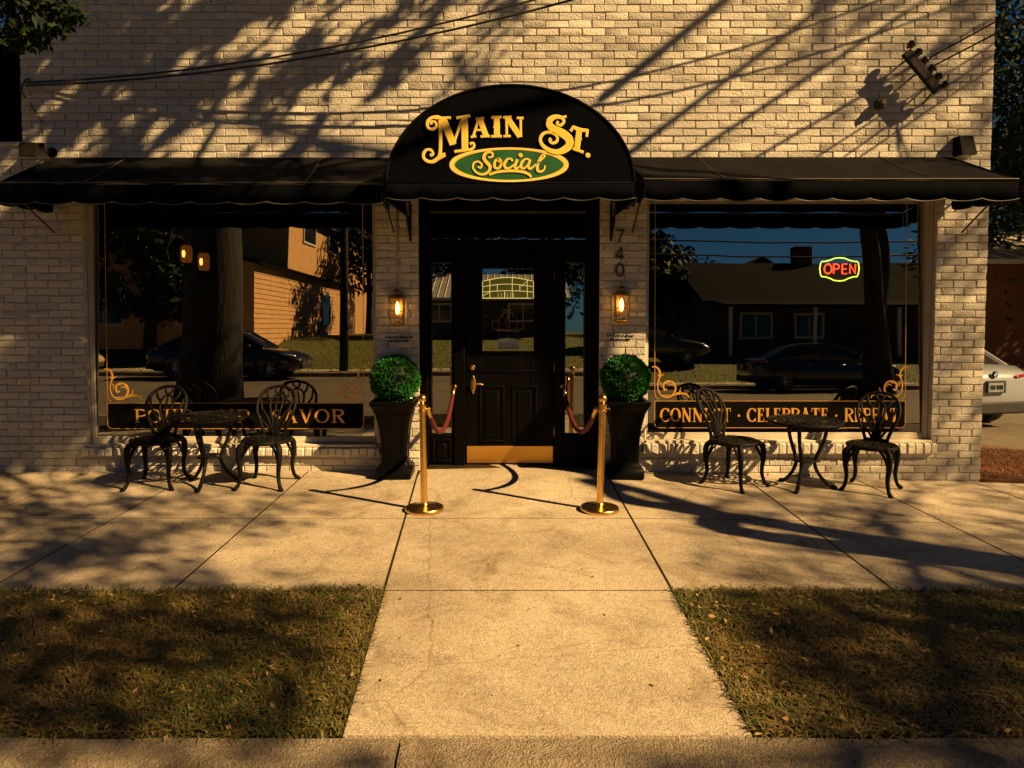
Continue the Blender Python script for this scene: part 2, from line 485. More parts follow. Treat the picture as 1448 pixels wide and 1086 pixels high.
for (ya, yb) in ((.14, -1.49), (-1.49, -2.85), (-2.85, -4.25)):
    def wf(u, v, ya=ya, yb=yb):
        y = yb + J + (ya - yb - 2 * J) * v
        if ya > 0 and v > .99: return max(xl(y), -.86) + (min(xr(y), .81) - max(xl(y), -.86)) * u, y
        a = xl(y) + J; c = xr(y) - J
        return a + (c - a) * u, y
    sheet(wk, wf, 8, 4, gz)
tag(wk.build('walkway', M['concrete']), kind='structure')
tag(MB().box(-9.3, 12, -4.25, .05, -.5, -.14).build('joint_bed', M['soil']), kind='structure')
M['joint'] = pmat('joint_dirt', (.035, .028, .018), (.02, .016, .010), scale=30, rough=.95, spec=.05)
jf = MB()
def jline(fx0, fx1, y0, y1, n):
    sheet(jf, lambda u, v: (fx0(y0 + (y1 - y0) * v) + (fx1(y0 + (y1 - y0) * v) - fx0(y0 + (y1 - y0) * v)) * u, y0 + (y1 - y0) * v), n, 6, lambda x, y: gz(x, y) - .0035, .02)
for X in xs[1:] + [2.18, 3.26, 4.4, 5.5]:
    jline(lambda y, X=X: X - J - .001, lambda y, X=X: X + J + .001, -2.84, -.01, 1)
jline(lambda y: xl(y) - J - .001, lambda y: xl(y) + J + .001, -4.24, -.01, 1)
jline(lambda y: xr(y) - J - .001, lambda y: xr(y) + J + .001, -4.24, -.01, 1)
for Y in (-1.49,):
    jline(lambda y: -9.1, lambda y: xl(-1.49) - .02, Y - J, Y + J, 20); jline(lambda y: xr(-1.49) + .02, lambda y: 9.0, Y - J, Y + J, 20)
for Y in (-1.49, -2.85):
    jline(lambda y: xl(Y) + .02, lambda y: xr(Y) - .02, Y - J, Y + J, 8)
tag(jf.build('joint_dirt', M['joint']), kind='structure')

so = MB()
def soilz(x, y): return -.010 + .012 * math.sin(x * 2.1 + y) * math.sin(y * 3.3 + x * .7)
sheet(so, lambda u, v: (-9.2 + (xl(-2.86 - 1.39 * v) - .004 + 9.2) * u, -2.865 - 1.385 * v), 40, 8, soilz)
sheet(so, lambda u, v: (xr(-2.86 - 1.39 * v) + .004 + (10 - .9) * u, -2.865 - 1.385 * v), 40, 8, soilz)
tag(so.build('verge_soil', M['soil']), kind='structure')

kb = MB()
kx = [-9.2, -6.4, -3.5, -.42, 2.7, 5.8, 9.0]
for i in range(len(kx) - 1):
    a, b = kx[i] + .005, kx[i + 1] - .005
    prof = [(-4.262, -.2), (-4.262, .0), (-4.28, .012), (-4.40, .006), (-4.435, -.012), (-4.45, -.05), (-4.465, -.15), (-4.75, -.165), (-4.75, -.3)]
    n = 14
    kb.loft([[(a + (b - a) * q / n, y + .004 * math.sin(q * 1.7 + i) * (z > -.1), z + .003 * math.sin(q * 2.3 + 2 * i) * (z > -.1)) for (y, z) in prof] for q in range(n + 1)])
tag(fix_normals(kb.build('kerb', M['kerb'])), kind='structure')
tag(MB().add([(-90, -4.74, -.168), (90, -4.74, -.168), (90, -16.9, -.168), (-90, -16.9, -.168)], [(0, 3, 2, 1)]).build('road', M['asphalt']), kind='structure')
tag(MB().box(-90, 90, -17.15, -16.88, -.4, -.03, .02).build('far_kerb', M['kerb']), kind='structure')
def lawnz(x, y): return -.06 + 1.1 * min(max((-y - 19.3) / 7.5, 0), 1)
fl_ = MB()
sheet(fl_, lambda u, v: (-90 + 180 * u, -17.14 - 60 * v ** 1.6), 30, 24, lawnz, .3)
tag(fl_.build('far_lawn', M['lawn']), kind='structure')
tag(MB().add([(-60, -17.9, -.05), (60, -17.9, -.05), (60, -19.3, -.05), (-60, -19.3, -.05)], [(0, 3, 2, 1)]).build('far_pavement', M['concrete']), kind='structure')
# side lot to the right of the shop
lot = MB()
sheet(lot, lambda u, v: (4.48 + 40 * u, 2.2 + 40 * v), 6, 12, lambda x, y: -.26 - .26 * min(max((y - 2.2) / 2.6, 0), 1), .05)
tag(lot.build('parking_lot', ground_mat('worn_drive', (.20, .17, .13), (.13, .11, .085), (.05, .04, .03), .4)), kind='structure')
mu = MB()
sheet(mu, lambda u, v: (4.48 + 5 * u, .02 + 2.2 * v), 12, 8, lambda x, y: -.11 - .06 * y + .03 * math.sin(x * 3 + y * 2), .2)
M['mulch'] = ground_mat('pine_straw', (.11, .042, .014), (.05, .020, .008), (.03, .015, .008), 1.0)
tag(mu.build('mulch_bed', M['mulch']), kind='structure')

# blades of grass and dry litter
def blades(name, n, region, mat, h=(.03, .09), w=.004, lean=.6, parent=None, zf=soilz, seed=1):
    g = np.random.default_rng(seed)
    x, y = region(g, n)
    n = len(x)
    z = np.array([zf(a, b) for a, b in zip(x, y)])
    hh = g.uniform(*h, n); a = g.uniform(0, 2 * PI, n); ln = g.uniform(.15, lean, n) * hh * 1.6
    dx, dy = np.cos(a), np.sin(a)
    px, py = -dy * w, dx * w
    V = np.zeros((n, 5, 3))
    V[:, 0] = np.stack([x - px, y - py, z], 1); V[:, 1] = np.stack([x + px, y + py, z], 1)
    mx, my, mz = x + dx * ln * .35, y + dy * ln * .35, z + hh * .62
    V[:, 2] = np.stack([mx - px * .75, my - py * .75, mz], 1); V[:, 3] = np.stack([mx + px * .75, my + py * .75, mz], 1)
    V[:, 4] = np.stack([x + dx * ln, y + dy * ln, z + hh * (1 - .35 * np.minimum(ln / hh, 1))], 1)
    base = np.arange(n) * 5
    q = np.stack([base, base + 1, base + 3, base + 2], 1)
    t = np.stack([base + 2, base + 3, base + 4], 1)
    me = bpy.data.meshes.new(name)
    me.vertices.add(n * 5); me.vertices.foreach_set('co', V.reshape(-1))
    loops = np.concatenate([q.reshape(-1), t.reshape(-1)])
    me.loops.add(len(loops)); me.loops.foreach_set('vertex_index', loops.astype(np.int32))
    st = np.concatenate([np.arange(n) * 4, n * 4 + np.arange(n) * 3]); tot = np.concatenate([np.full(n, 4), np.full(n, 3)])
    me.polygons.add(2 * n); me.polygons.foreach_set('loop_start', st.astype(np.int32)); me.polygons.foreach_set('loop_total', tot.astype(np.int32))
    me.update(calc_edges=True)
    me.materials.append(mat)
    o = bpy.data.objects.new(name, me); col.objects.link(o); o.parent = parent
    return o

def strip_region(x0, x1, y0=-4.25, y1=-2.87, patch=None):
    def f(g, n):
        x = g.uniform(x0, x1, n * 2); y = g.uniform(y0, y1, n * 2)
        k = .5 + .5 * np.sin(x * 2.3 + 1.3 * np.sin(y * 3)) * np.cos(y * 2.1 + x * .8)
        k *= 1 - .9 * np.exp(-(((x + 2.0) / .8) ** 2 + ((y + 3.5) / .42) ** 2)) - .8 * np.exp(-(((x - 1.75) / .35) ** 2 + ((y + 3.45) / .3) ** 2))
        keep = g.uniform(0, 1, n * 2) < (.25 + .75 * k) if patch is None else g.uniform(0, 1, n * 2) < (patch - .75 * k)
        ok = keep & ~((x > -.89 - .0555 * y - .005) & (x < .885 - y * .010 + .005))
        return x[ok][:n], y[ok][:n]
    return f
M['grass'] = pmat('grass_blade', (.055, .075, .014), (.120, .100, .022), scale=1.4, rough=.6, detail=3)
M['straw'] = pmat('dry_grass_blade', (.25, .165, .055), (.15, .09, .03), scale=9, rough=.7)
M['far_grass'] = pmat('lawn_blade', (.11, .13, .020), (.15, .14, .026), scale=1.0, rough=.6)
for (xa, xb, sd) in ((-4.3, -.72, 3), (.95, 4.3, 4)):
    tag(blades('grass', 21000, strip_region(xa, xb), M['grass'], (.015, .052), .0042, 1.9, seed=sd),
        'short patchy grass on the verge ' + ('left' if xa < 0 else 'right') + ' of the walkway', 'grass', kind='stuff')
    tag(blades('dry_grass', 21000, strip_region(xa, xb, patch=1.05), M['straw'], (.012, .042), .004, 2.6, seed=sd + 9),
        'dry straw coloured grass on the verge ' + ('left' if xa < 0 else 'right') + ' of the walkway', 'dry grass', kind='stuff')
def edge_region(g, n):
    x = g.uniform(-4.3, 4.5, n); s = g.integers(0, 2, n)
    y = np.where(s == 0, -2.86 + g.normal(0, .018, n), -4.262 + g.normal(0, .012, n))
    ok = (x < -.76) | (x > .93)
    x, y = x[ok], y[ok]
    m = n // 2                                  # along the walkway too
    yy = g.uniform(-4.24, -2.86, m); sd = g.integers(0, 2, m)
    xx = np.where(sd == 0, -.89 - .0555 * yy - np.abs(g.normal(0, .02, m)), .885 - .010 * yy + np.abs(g.normal(0, .02, m)))
    return np.concatenate([x, xx]), np.concatenate([y, yy])
tag(blades('grass_fringe', 2300, edge_region, M['grass'], (.02, .05), .0035, 1.2, zf=lambda x, y: -.01, seed=22),
    'fringe of grass creeping over the pavement and kerb edges', 'grass', kind='stuff')
tag(blades('pine_straw', 5000, lambda g, n: (g.uniform(4.5, 7, n), g.uniform(.05, 2.1, n)), pmat('pine_needle', (.17, .060, .020), (.08, .028, .010), scale=9, rough=.7),
           (.02, .05), .004, 2.5, zf=lambda x, y: -.10 - .06 * y + .03 * math.sin(x * 3 + y * 2), seed=31), 'reddish pine straw heaped on the bed by the corner', 'pine straw', kind='stuff')
tag(blades('far_grass', 14000, lambda g, n: (g.uniform(-26, 26, n), g.uniform(-26, -17.2, n)), M['far_grass'], (.03, .09), .012, .8, zf=lawnz, seed=33),
    'lawn grass across the street', 'grass', kind='stuff')

def leaves_mesh(name, pts, size, mat, parent=None, seed=0, flat=False, aspect=.45):
    """one leaf-shaped face per point, turned at random"""
    g = np.random.default_rng(seed)
    P = np.asarray(pts, float); n = len(P)
    d = g.normal(size=(n, 3)); d /= np.linalg.norm(d, axis=1)[:, None]
    e = g.normal(size=(n, 3))
    if flat: d[:, 2] *= .15; d /= np.linalg.norm(d, axis=1)[:, None]; e[:, 2] *= .15
    e -= d * (d * e).sum(1)[:, None]; e /= np.linalg.norm(e, axis=1)[:, None]
    s = (size * g.uniform(.6, 1.35, n))[:, None]
    nn = np.cross(d, e)
    V = np.stack([P - d * s * .5, P - d * s * .05 + e * s * aspect * .5 + nn * s * .08, P + d * s * .5, P - d * s * .05 - e * s * aspect * .5 + nn * s * .08], 1)
    me = bpy.data.meshes.new(name)
    me.vertices.add(n * 4); me.vertices.foreach_set('co', V.reshape(-1))
    me.loops.add(n * 4); me.loops.foreach_set('vertex_index', np.arange(n * 4, dtype=np.int32))
    me.polygons.add(n); me.polygons.foreach_set('loop_start', (np.arange(n) * 4).astype(np.int32)); me.polygons.foreach_set('loop_total', np.full(n, 4, np.int32))
    me.update(calc_edges=True)
    if mat: me.materials.append(mat)
    o = bpy.data.objects.new(name, me); col.objects.link(o); o.parent = parent
    return o
# fallen leaves
g = np.random.default_rng(55)
n = 900
fx = g.uniform(-4.2, 4.3, n); fy = g.uniform(-4.3, -2.8, n)
kk = ((fx < xl(-3.5)) | (fx > xr(-3.5))) | (g.uniform(0, 1, n) < .05)
fz = np.where((fx > xl(-3.5)) & (fx < xr(-3.5)), .008, .022)
tag(leaves_mesh('leaf_litter', np.stack([fx, fy, fz], 1)[kk], .034, pmat('dead_leaf', (.46, .30, .12), (.22, .12, .04), scale=12, rough=.7), seed=5, flat=True),
    'dead leaves scattered over the grass verge', 'fallen leaves', kind='stuff')
fx = g.uniform(-4.3, 4.4, 260); fy = g.uniform(-2.7, -.2, 260)
tag(leaves_mesh('pavement_litter', np.stack([fx, fy, [gz(a, b) + .005 for a, b in zip(fx, fy)]], 1), .018, pmat('dark_litter', (.09, .06, .03), (.05, .035, .02), scale=12, rough=.8), seed=6, flat=True),
    'tiny bits of leaf and twig on the pavement', 'litter', kind='stuff')

# ------------------------------------------------------------------ the shop building
shop = empty('shop_building', (0, 0, 0), 0, 'white painted brick shop front with a black double-width doorway between two big plate windows', 'building')
XL, XR, ZT = -4.56, 4.465, 5.6
OPEN = [(-4.03, -1.285, .15, 2.62), (-.878, .825, -.5, 2.62), (1.262, 3.985, .17, 2.62)]
CH, BL, JT = .0705, .213, .0105

def brick_mesh(name, x0, x1, z0, z1, openings, parent, seed=1, rough=1.0):
    r = random.Random(seed)
    V = []; F = []; T = []
    nc = int((z1 - z0) / CH)
    for c in range(nc):
        za0 = z0 + c * CH + JT * .5; zb0 = z0 + (c + 1) * CH - JT * .5
        zm = (za0 + zb0) / 2
        # intervals free of openings
        iv = [(x0, x1)]
        for (a, b, p, q) in openings:
            if q > zm > p:
                iv = [s for (s0, s1) in iv for s in ((s0, min(s1, a)), (max(s0, b), s1)) if s[1] - s[0] > .02]
        off = (BL / 2 if c % 2 else 0) + r.uniform(-.012, .012)
        for (s0, s1) in iv:
            k0 = math.floor((s0 - off) / BL)
            x = off + k0 * BL
            wob = r.uniform(-.006, .006)
            while x < s1:
                xa, xb = max(x, s0), min(x + BL, s1)
                x += BL
                if xb - xa < .03: continue
                xa += JT * .5 * r.uniform(.25, 1.6) * (xa > s0 + .001); xb -= JT * .5 * r.uniform(.25, 1.6) * (xb < s1 - .001)
                za, zb = za0 + r.uniform(-.003, .0022), zb0 + r.uniform(-.0022, .003)
                if r.random() < .07: zb += .0075          # joint filled with old paint
                if r.random() < .05: xb += .007 * (xb < s1 - .001)
                jz = r.uniform(-.0022, .0022) * rough
                fr = -r.uniform(.0, .0045) * rough
                if r.random() < .05 * rough: fr += .005
                b = len(V)
                def ring(ins, y, j):
                    pts = []
                    for (sx, sz) in ((0, 0), (1, 0), (1, 1), (0, 1)):
                        X = (xa + ins if sx == 0 else xb - ins) + r.uniform(-j, j) * rough
                        Z = (za + ins if sz == 0 else zb - ins) + r.uniform(-j, j) * rough + jz
                        pts.append((X, y + r.uniform(-j, j) * .5 * rough, Z))
                    return pts
                V += ring(0, .0115, 0) + ring(.0004, fr + .0022, .0016) + ring(.0032, fr, .0018)
                tn = r.choice((1, 1, 1, .96, .92, .88, .97)) * r.uniform(.93, 1.03)
                T += [tn] * 12
                for q in range(2):
                    for k in range(4):
                        F.append((b + q * 4 + k, b + q * 4 + (k + 1) % 4, b + q * 4 + 4 + (k + 1) % 4, b + q * 4 + 4 + k))
                F.append((b + 8, b + 9, b + 10, b + 11))
    me = bpy.data.meshes.new(name)
    me.from_pydata(V, [], F); me.update()
    at = me.color_attributes.new('tone', 'FLOAT_COLOR', 'POINT')
    at.data.foreach_set('color', np.array([[t, t, t * .99, 1] for t in T]).reshape(-1))
    me.polygons.foreach_set('use_smooth', [True] * len(me.polygons))
    me.set_sharp_from_angle(angle=R(30))
    me.materials.append(M['brick'])
    o = bpy.data.objects.new(name, me); col.objects.link(o); o.parent = parent
    return o

def set_tone(o):
    me = o.data
    at = me.color_attributes.new('tone', 'FLOAT_COLOR', 'POINT')
    at.data.foreach_set('color', np.ones(len(me.vertices) * 4))
    return o

wall = MB()
Y0, Y1 = .011, .28
cols = [(XL, -4.03), (-1.285, -.878), (.825, 1.262), (3.985, XR)]
for a, b in cols: wall.box(a, b, Y0, Y1, -.5, 2.62)
wall.box(XL, XR, Y0, Y1, 2.62, ZT)
wall.box(-4.03, -1.285, Y0, Y1, -.5, .2)
wall.box(1.262, 3.985, Y0, Y1, -.5, .25)
wall_o = wall.build('wall', M['mortar'], shop)
brick_mesh('brickwork', XL, XR, -.16, ZT, OPEN, wall_o, 3)
sd = MB().box(XL, XL + .25, .285, 9, -.6, ZT).box(XR - .25, XR, .285, 9, -.6, ZT).box(XL, XR, 9.0, 9.2, -.6, ZT)
sd.build('side_wall', M['mortar'], shop)
MB().box(XL - .04, XR + .04, -.05, 9.25, ZT + .003, ZT + .12, .01).build('roof', M['dark_bronze'], shop)

# brick-on-edge sills
def sill(x0, x1, z0, z1, seed):
    r = random.Random(seed); mb = MB(); x = x0
    while x < x1 - .02:
        w = min(.0755 + r.uniform(-.003, .003), x1 - x)
        p = -.062 + r.uniform(-.006, .006)
        mb.box(x + .004, x + w - .004, p, .1, z0 + r.uniform(-.004, .004), z1 + r.uniform(-.004, .003), .008)
        x += w
    mb.box(x0 + .004, x1 - .004, -.045, .09, z0 + .006, z1 - .008)
    return set_tone(mb.build('sill', M['brick'], shop, 'auto'))
sill(-4.07, -1.25, .155, .232, 4)
sill(1.235, 4.02, .175, .272, 5)

def gmap(u, v, d): return (u, (.080 + (v - .30) * (.0244 if u < 0 else .037)) - d, v)   # the panes lean back a little
def window(x0, x1, zs, gx0, gx1, gz0, gz1):
    mb = MB()
    mb.box(x0 + .003, gx0, .055, .17, zs, 2.618, .006)
    mb.box(gx1, x1 - .003, .055, .17, zs, 2.618, .006)
    mb.box(gx0 + .001, gx1 - .001, .056, .165, zs, gz0, .006)
    mb.box(gx0 + .001, gx1 - .001, .03, .165, gz1, 2.616, .006)
    w = mb.build('window', M['frame'], shop, 'auto')
    # raised bead round the glass
    bd = MB()
    for a in (gx0 + .001, gx1 - .015): bd.box(a, a + .014, .058, .079, gz0 + .002, gz1 - .002, .004)
    bd.box(gx0 + .022, gx1 - .022, .058, .079, gz0 + .001, gz0 + .018, .004)
    bd.build('bead', M['frame'], w, 'auto')
    st = MB()
    st.box(x0 + .004, x1 - .004, -.035, .054, zs - .016, zs + .014, .005)
    st.build('ledge', M['frame'], w, 'auto')
    pn = MB().add([gmap(gx0, gz0, 0), gmap(gx1, gz0, 0), gmap(gx1, gz1, 0), gmap(gx0, gz1, 0)], [(0, 1, 2, 3)]).build('pane', M['pane'], w)
    return w
lw = window(-4.03, -1.285, .248, -4.000, -1.305, .300, 2.57)
rw = window(1.262, 3.985, .285, 1.284, 3.948, .338, 2.57)

# ---- serif lettering drawn as ribbons
TH, TN = .17, .07
def arc(cx, cy, rx, ry, a0, a1, n=14):
    return [(cx + rx * math.cos(R(a0 + (a1 - a0) * k / n)), cy + ry * math.sin(R(a0 + (a1 - a0) * k / n))) for k in range(n + 1)]
def auto_w(pts, th=TH, tn=TN):
    w = []
    for i in range(len(pts)):
        a = pts[max(i - 1, 0)]; b = pts[min(i + 1, len(pts) - 1)]
        l = math.hypot(b[0] - a[0], b[1] - a[1]) or 1
        w.append(tn + (th - tn) * (abs(b[1] - a[1]) / l) ** 1.6)
    return w
def st(x, y0=0, y1=1, th=TH, s0=True, s1=True):
    o = [([(x, y0), (x, y1)], th)]
    if s0: o.append(([(x - .17, y0 + .022), (x + .17, y0 + .022)], .045))
    if s1: o.append(([(x - .17, y1 - .022), (x + .17, y1 - .022)], .045))
    return o
def bowl(x, cy, rx, ry):
    p = [(x, cy + ry)] + arc(x + rx * .45, cy, rx * .75, ry, 90, -90, 12) + [(x, cy - ry)]
    return (p, auto_w(p))
def curve(p, th=TH, tn=TN): return (p, auto_w(p, th, tn))
GLY = {
    'P': (.66, st(.18) + [bowl(.18, .73, .46, .235)]),
    'R': (.80, st(.18) + [bowl(.18, .75, .44, .22), ([(.40, .52), (.72, .02)], .16), ([(.62, .022), (.86, .022)], .045)]),
    'B': (.70, st(.18) + [bowl(.18, .755, .40, .215), bowl(.18, .27, .46, .24)]),
    'O': (.92, [curve(arc(.46, .5, .38, .465, 0, 360, 36))]),
    'C': (.82, [curve(arc(.46, .5, .38, .465, 38, 322, 30)), ([(.765, .70), (.765, .97)], .05), ([(.775, .05), (.775, .27)], .04)]),
    'S': (.60, [curve(arc(.31, .735, .20, .225, 25, 265, 14) + arc(.29, .265, .22, .235, 85, -160, 16)), ([(.50, .72), (.50, .97)], .045), ([(.085, .05), (.085, .29)], .045)]),
    'I': (.38, st(.19)),
    'L': (.62, st(.18) + [([(.18, .03), (.56, .03)], .055), ([(.57, .0), (.59, .24)], .05)]),
    'E': (.66, st(.18) + [([(.18, .97), (.54, .97)], .055), ([(.18, .51), (.46, .51)], .055), ([(.18, .03), (.58, .03)], .055), ([(.56, .76), (.56, 1)], .045), ([(.60, .0), (.62, .25)], .045), ([(.46, .40), (.46, .62)], .045)]),
    'T': (.76, st(.38, s1=False) + [([(.03, .97), (.73, .97)], .055), ([(.035, .74), (.045, 1)], .045), ([(.725, .74), (.715, 1)], .045)]),
    'N': (.90, [([(.15, 0), (.15, 1)], .075), ([(.13, 1), (.74, .0)], .17), ([(.74, .0), (.74, 1)], .075), ([(.0, .978), (.2, .978)], .045), ([(.0, .022), (.30, .022)], .045), ([(.60, .978), (.88, .978)], .045)]),
    'A': (.86, [([(.11, 0), (.42, 1.0)], .075), ([(.40, 1.02), (.73, 0)], .17), ([(.2, .33), (.60, .33)], .055), ([(.0, .022), (.24, .022)], .045), ([(.57, .022), (.87, .022)], .045)]),
    'V': (.84, [([(.12, 1), (.44, 0)], .17), ([(.44, .02), (.74, 1)], .075), ([(.0, .978), (.28, .978)], .045), ([(.62, .978), (.86, .978)], .045)]),
    'U': (.88, st(.20, .34, 1, s0=False) + [curve(arc(.44, .35, .24, .32, 180, 360, 16)), ([(.68, .34), (.68, 1)], .075), ([(.55, .978), (.82, .978)], .045)]),
    'M': (1.05, [([(.15, 0), (.18, 1)], .075), ([(.16, 1), (.50, .05)], .17), ([(.50, .05), (.82, 1)], .075), ([(.84, 0), (.84, 1)], .17), ([(.0, .022), (.30, .022)], .045), ([(.68, .022), (1.0, .022)], .045), ([(.02, .978), (.2, .978)], .045), ([(.8, .978), (1.0, .978)], .045)]),
    '·': (.40, [('dot', .2, .45, .085)]),
    ' ': (.34, []),
}
def text(mb, s, x0, x1, z0, h, mp, d0=0, kern=.10, wscale=1.0):
    adv = sum(GLY[c][0] + kern for c in s) - kern
    k = (x1 - x0) / adv
    x = x0
    for c in s:
        a, strokes = GLY[c]
        for q in strokes:
            if q[0] == 'dot':
                mb.disc(x + q[1] * k, z0 + q[2] * h, q[3] * h, q[3] * h, mp, d0)
            else:
                pts = [(x + p[0] * k, z0 + p[1] * h) for p in q[0]]
                w = q[1]
                w = [i * h * wscale for i in w] if hasattr(w, '__len__') else w * h * wscale
                mb.stroke(pts, w, mp, d0, .0015, .00004)
        x += (a + kern) * k

def corner_scroll(mb, cx, cz, sx, mp):
    """leafy scroll growing out of a lower corner; drawn in photo-like units"""
    def P(l, n=5): return [(cx + sx * (x - 195) * .000931, cz + (490 - y) * .00093) for (x, y) in spline(l, n)]
    def W(l): return [q * .00093 for q in l]
    S = lambda l, w: mb.stroke(P(l), W(w), mp, .001, .0015, .00004)
    S([(165, 152), (205, 150), (240, 185), (250, 240), (232, 300), (228, 375), (260, 440), (320, 465), (380, 440), (410, 380), (395, 322), (345, 296), (300, 312), (284, 350), (298, 388), (322, 380)], [8, 16, 20, 18, 12, 12, 12, 13, 16, 18, 16, 13, 16, 20, 18, 12])
    S([(375, 448), (430, 432), (490, 424), (530, 440), (552, 472)], [6, 14, 18, 16, 6])
    S([(430, 432), (450, 408), (462, 362)], [12, 10, 3])
    S([(412, 425), (440, 415), (470, 408)], [10, 12, 5])
    S([(222, 228), (248, 246), (292, 224)], [4, 14, 4])
    S([(335, 345), (370, 330), (392, 356)], [4, 12, 4])
    S([(275, 440), (320, 446), (355, 436)], [4, 10, 4])
    S([(310, 300), (330, 318), (352, 300)], [3, 10, 3])
    S([(246, 300), (262, 330), (256, 360)], [3, 8, 3])

def window_graphics(w, s, bx0, bx1, bz0, bz1, tx0, tx1, tz, th):
    rad = .045
    def outline(ins):
        a, b, c, d = bx0 + ins, bx1 - ins, bz0 + ins, bz1 - ins
        r_ = rad - ins
        return [(a, d)] + arc(a + r_, c + r_, r_, r_, 180, 270, 6) + arc(b - r_, c + r_, r_, r_, 270, 360, 6) + [(b, d)]
    bm_ = MB()
    o = outline(0)
    ring = [gmap(u, v, .0022) for u, v in o]; back = [gmap(u, v, .0004) for u, v in o]
    n_ = len(o)
    bm_.add(ring + back, [tuple(range(n_))] + [(k, k + n_, (k + 1) % n_ + n_, (k + 1) % n_) for k in range(n_)])
    bm_.build('black_band', M['band'], w)
    gl = MB()
    top = [(bx0, bz1)] + [(bx1, bz1)]
    gl.stroke(outline(.0), .0055, gmap, .0024, .0012, .00004)
    gl.stroke([(bx0, bz1), (bx1, bz1)], .005, gmap, .0024, .0012, .00004)
    for x, sx in ((bx0, 1), (bx1, -1)):
        gl.stroke([(x, 2.56), (x, bz1 + .09)] + [(x + sx * .038 - sx * .038 * math.cos(R(q)), bz1 + .09 - .07 * math.sin(R(q))) for q in range(0, 91, 15)], .0052, gmap, .0006, .0012, .00004)
        corner_scroll(gl, x, bz1 + .012, sx, gmap)
    gl.build('gold_scrollwork', M['gold'], w)
    kern = .10
    k = (tx1 - tx0) / (sum(GLY[c][0] + kern for c in s) - kern)
    x = tx0
    for word in s.split(' '):
        wd = sum(GLY[c][0] + kern for c in word) * k
        tx = MB()
        text(tx, word, x, x + wd - kern * k, tz, th, gmap, .0024)
        tx.build('window_lettering' if len(word) > 1 else 'lettering_dot', M['gold'], w)
        x += wd + (GLY[' '][0] + kern) * k
window_graphics(lw, 'POUR · SIP · SAVOR', -3.886, -1.425, .392, .638, -3.63, -1.61, .449, .130)
window_graphics(rw, 'CONNECT · CELEBRATE · REPEAT', 1.372, 3.78, .400, .658, 1.425, 3.715, .458, .132)

# ---- doorway
ds = MB()
ds.box(-.876, -.80, .02, .28, .012, 2.616, .004)
ds.box(.72, .823, .02, .28, .012, 2.616, .004)
ds.box(-.56, -.455, .10, .26, .012, 2.1, .006)
ds.box(.410, .490, .10, .26, .012, 2.1, .006)
ds.box(-.799, .719, .09, .27, 2.122, 2.20, .006)
ds.box(-.799, .719, .09, .27, 2.47, 2.614, .006)
dsur = ds.build('door_surround', M['black_wood'], shop, 'auto')
MB().add([(-.80, .17, 2.2), (.72, .17, 2.2), (.72, .18, 2.47), (-.80, .18, 2.47)], [(0, 1, 2, 3)]).build('transom_pane', M['door_pane'], dsur)
MB().box(-.87, .82, -.0, .32, .006, .03, .004).build('threshold', M['dark_bronze'], shop)
def dy(v): return .165 + (v - .35) * .0244
def sidelight(x0, x1):
    mb = MB()
    mb.box(x0 + .002, x1 - .002, .12, .24, .014, .33, .005)
    mb.box(x0 + .002, x1 - .002, .12, .24, 1.985, 2.118, .005)
    mb.box(x0 + .002, x0 + .022, .12, .24, .332, 1.983, .004)
    mb.box(x1 - .022, x1 - .002, .12, .24, .332, 1.983, .004)
    sl = mb.build('sidelight', M['black_wood'], shop, 'auto')
    MB().add([(x0 + .022, dy(.332), .332), (x1 - .022, dy(.332), .332), (x1 - .022, dy(1.983), 1.983), (x0 + .022, dy(1.983), 1.983)], [(0, 1, 2, 3)]).build('pane', M['door_pane'], sl)
    pm = MB()
    a, b, c, d = x0 + .03, x1 - .03, .06, .285
    pm.box(a, b, .108, .119, c, c + .018, .003).box(a, b, .108, .119, d - .018, d, .003).box(a, a + .018, .108, .119, c + .019, d - .019, .003).box(b - .018, b, .108, .119, c + .019, d - .019, .003)
    pm.box(a + .045, b - .045, .106, .119, c + .045, d - .045, .006)
    pm.build('moulded_panel', M['black_wood'], sl, 'auto')
sidelight(-.799, -.561)
sidelight(.491, .719)
dm = MB()
DX0, DX1, DF = -.452, .407, .14
gx0, gx1, gz0, gz1 = -.286, .21, 1.133, 1.93
dm.box(DX0, gx0, DF, .19, .03, 2.118, .003)
dm.box(gx1, DX1, DF, .19, .03, 2.118, .003)
dm.box(gx0 + .001, gx1 - .001, DF, .19, .03, gz0, .003)
dm.box(gx0 + .001, gx1 - .001, DF, .19, gz1, 2.118, .003)
door = dm.build('door', M['black_wood'], shop, 'auto')
MB().add([(gx0, dy(gz0) - .012, gz0), (gx1, dy(gz0) - .012, gz0), (gx1, dy(gz1) - .012, gz1), (gx0, dy(gz1) - .012, gz1)], [(0, 1, 2, 3)]).build('pane', M['door_pane'], door)
pm = MB()
def frame_rect(mb, a, b, c, d, w, y0, y1):
    mb.box(a, b, y0, y1, c, c + w, .003).box(a, b, y0, y1, d - w, d, .003)
    mb.box(a, a + w, y0, y1, c + w + .0005, d - w - .0005, .003).box(b - w, b, y0, y1, c + w + .0005, d - w - .0005, .003)
frame_rect(pm, gx0 - .022, gx1 + .022, gz0 - .022, gz1 + .022, .02, DF - .012, DF - .001)
for a, b in ((-.315, -.075), (.0, .24)):
    frame_rect(pm, a, b, .25, .80, .02, DF - .011, DF - .001)
    pm.box(a + .055, b - .055, DF - .010, DF - .001, .305, .745, .008)
pm.box(-.32, .25, DF - .010, DF - .001, .93, .95, .003)
pm.build('moulding', M['black_wood'], door, 'auto')
kp = MB().box(-.438, .398, DF - .006, DF - .001, .045, .212, .002)
for x in np.linspace(-.425, .385, 9):
    for z in (.054, .203): kp.lathe([(.004, DF - .006), (.003, DF - .009)], 8, (x, 0, z), 'y')
kp.build('kick_plate', M['kick'], door, 'auto')
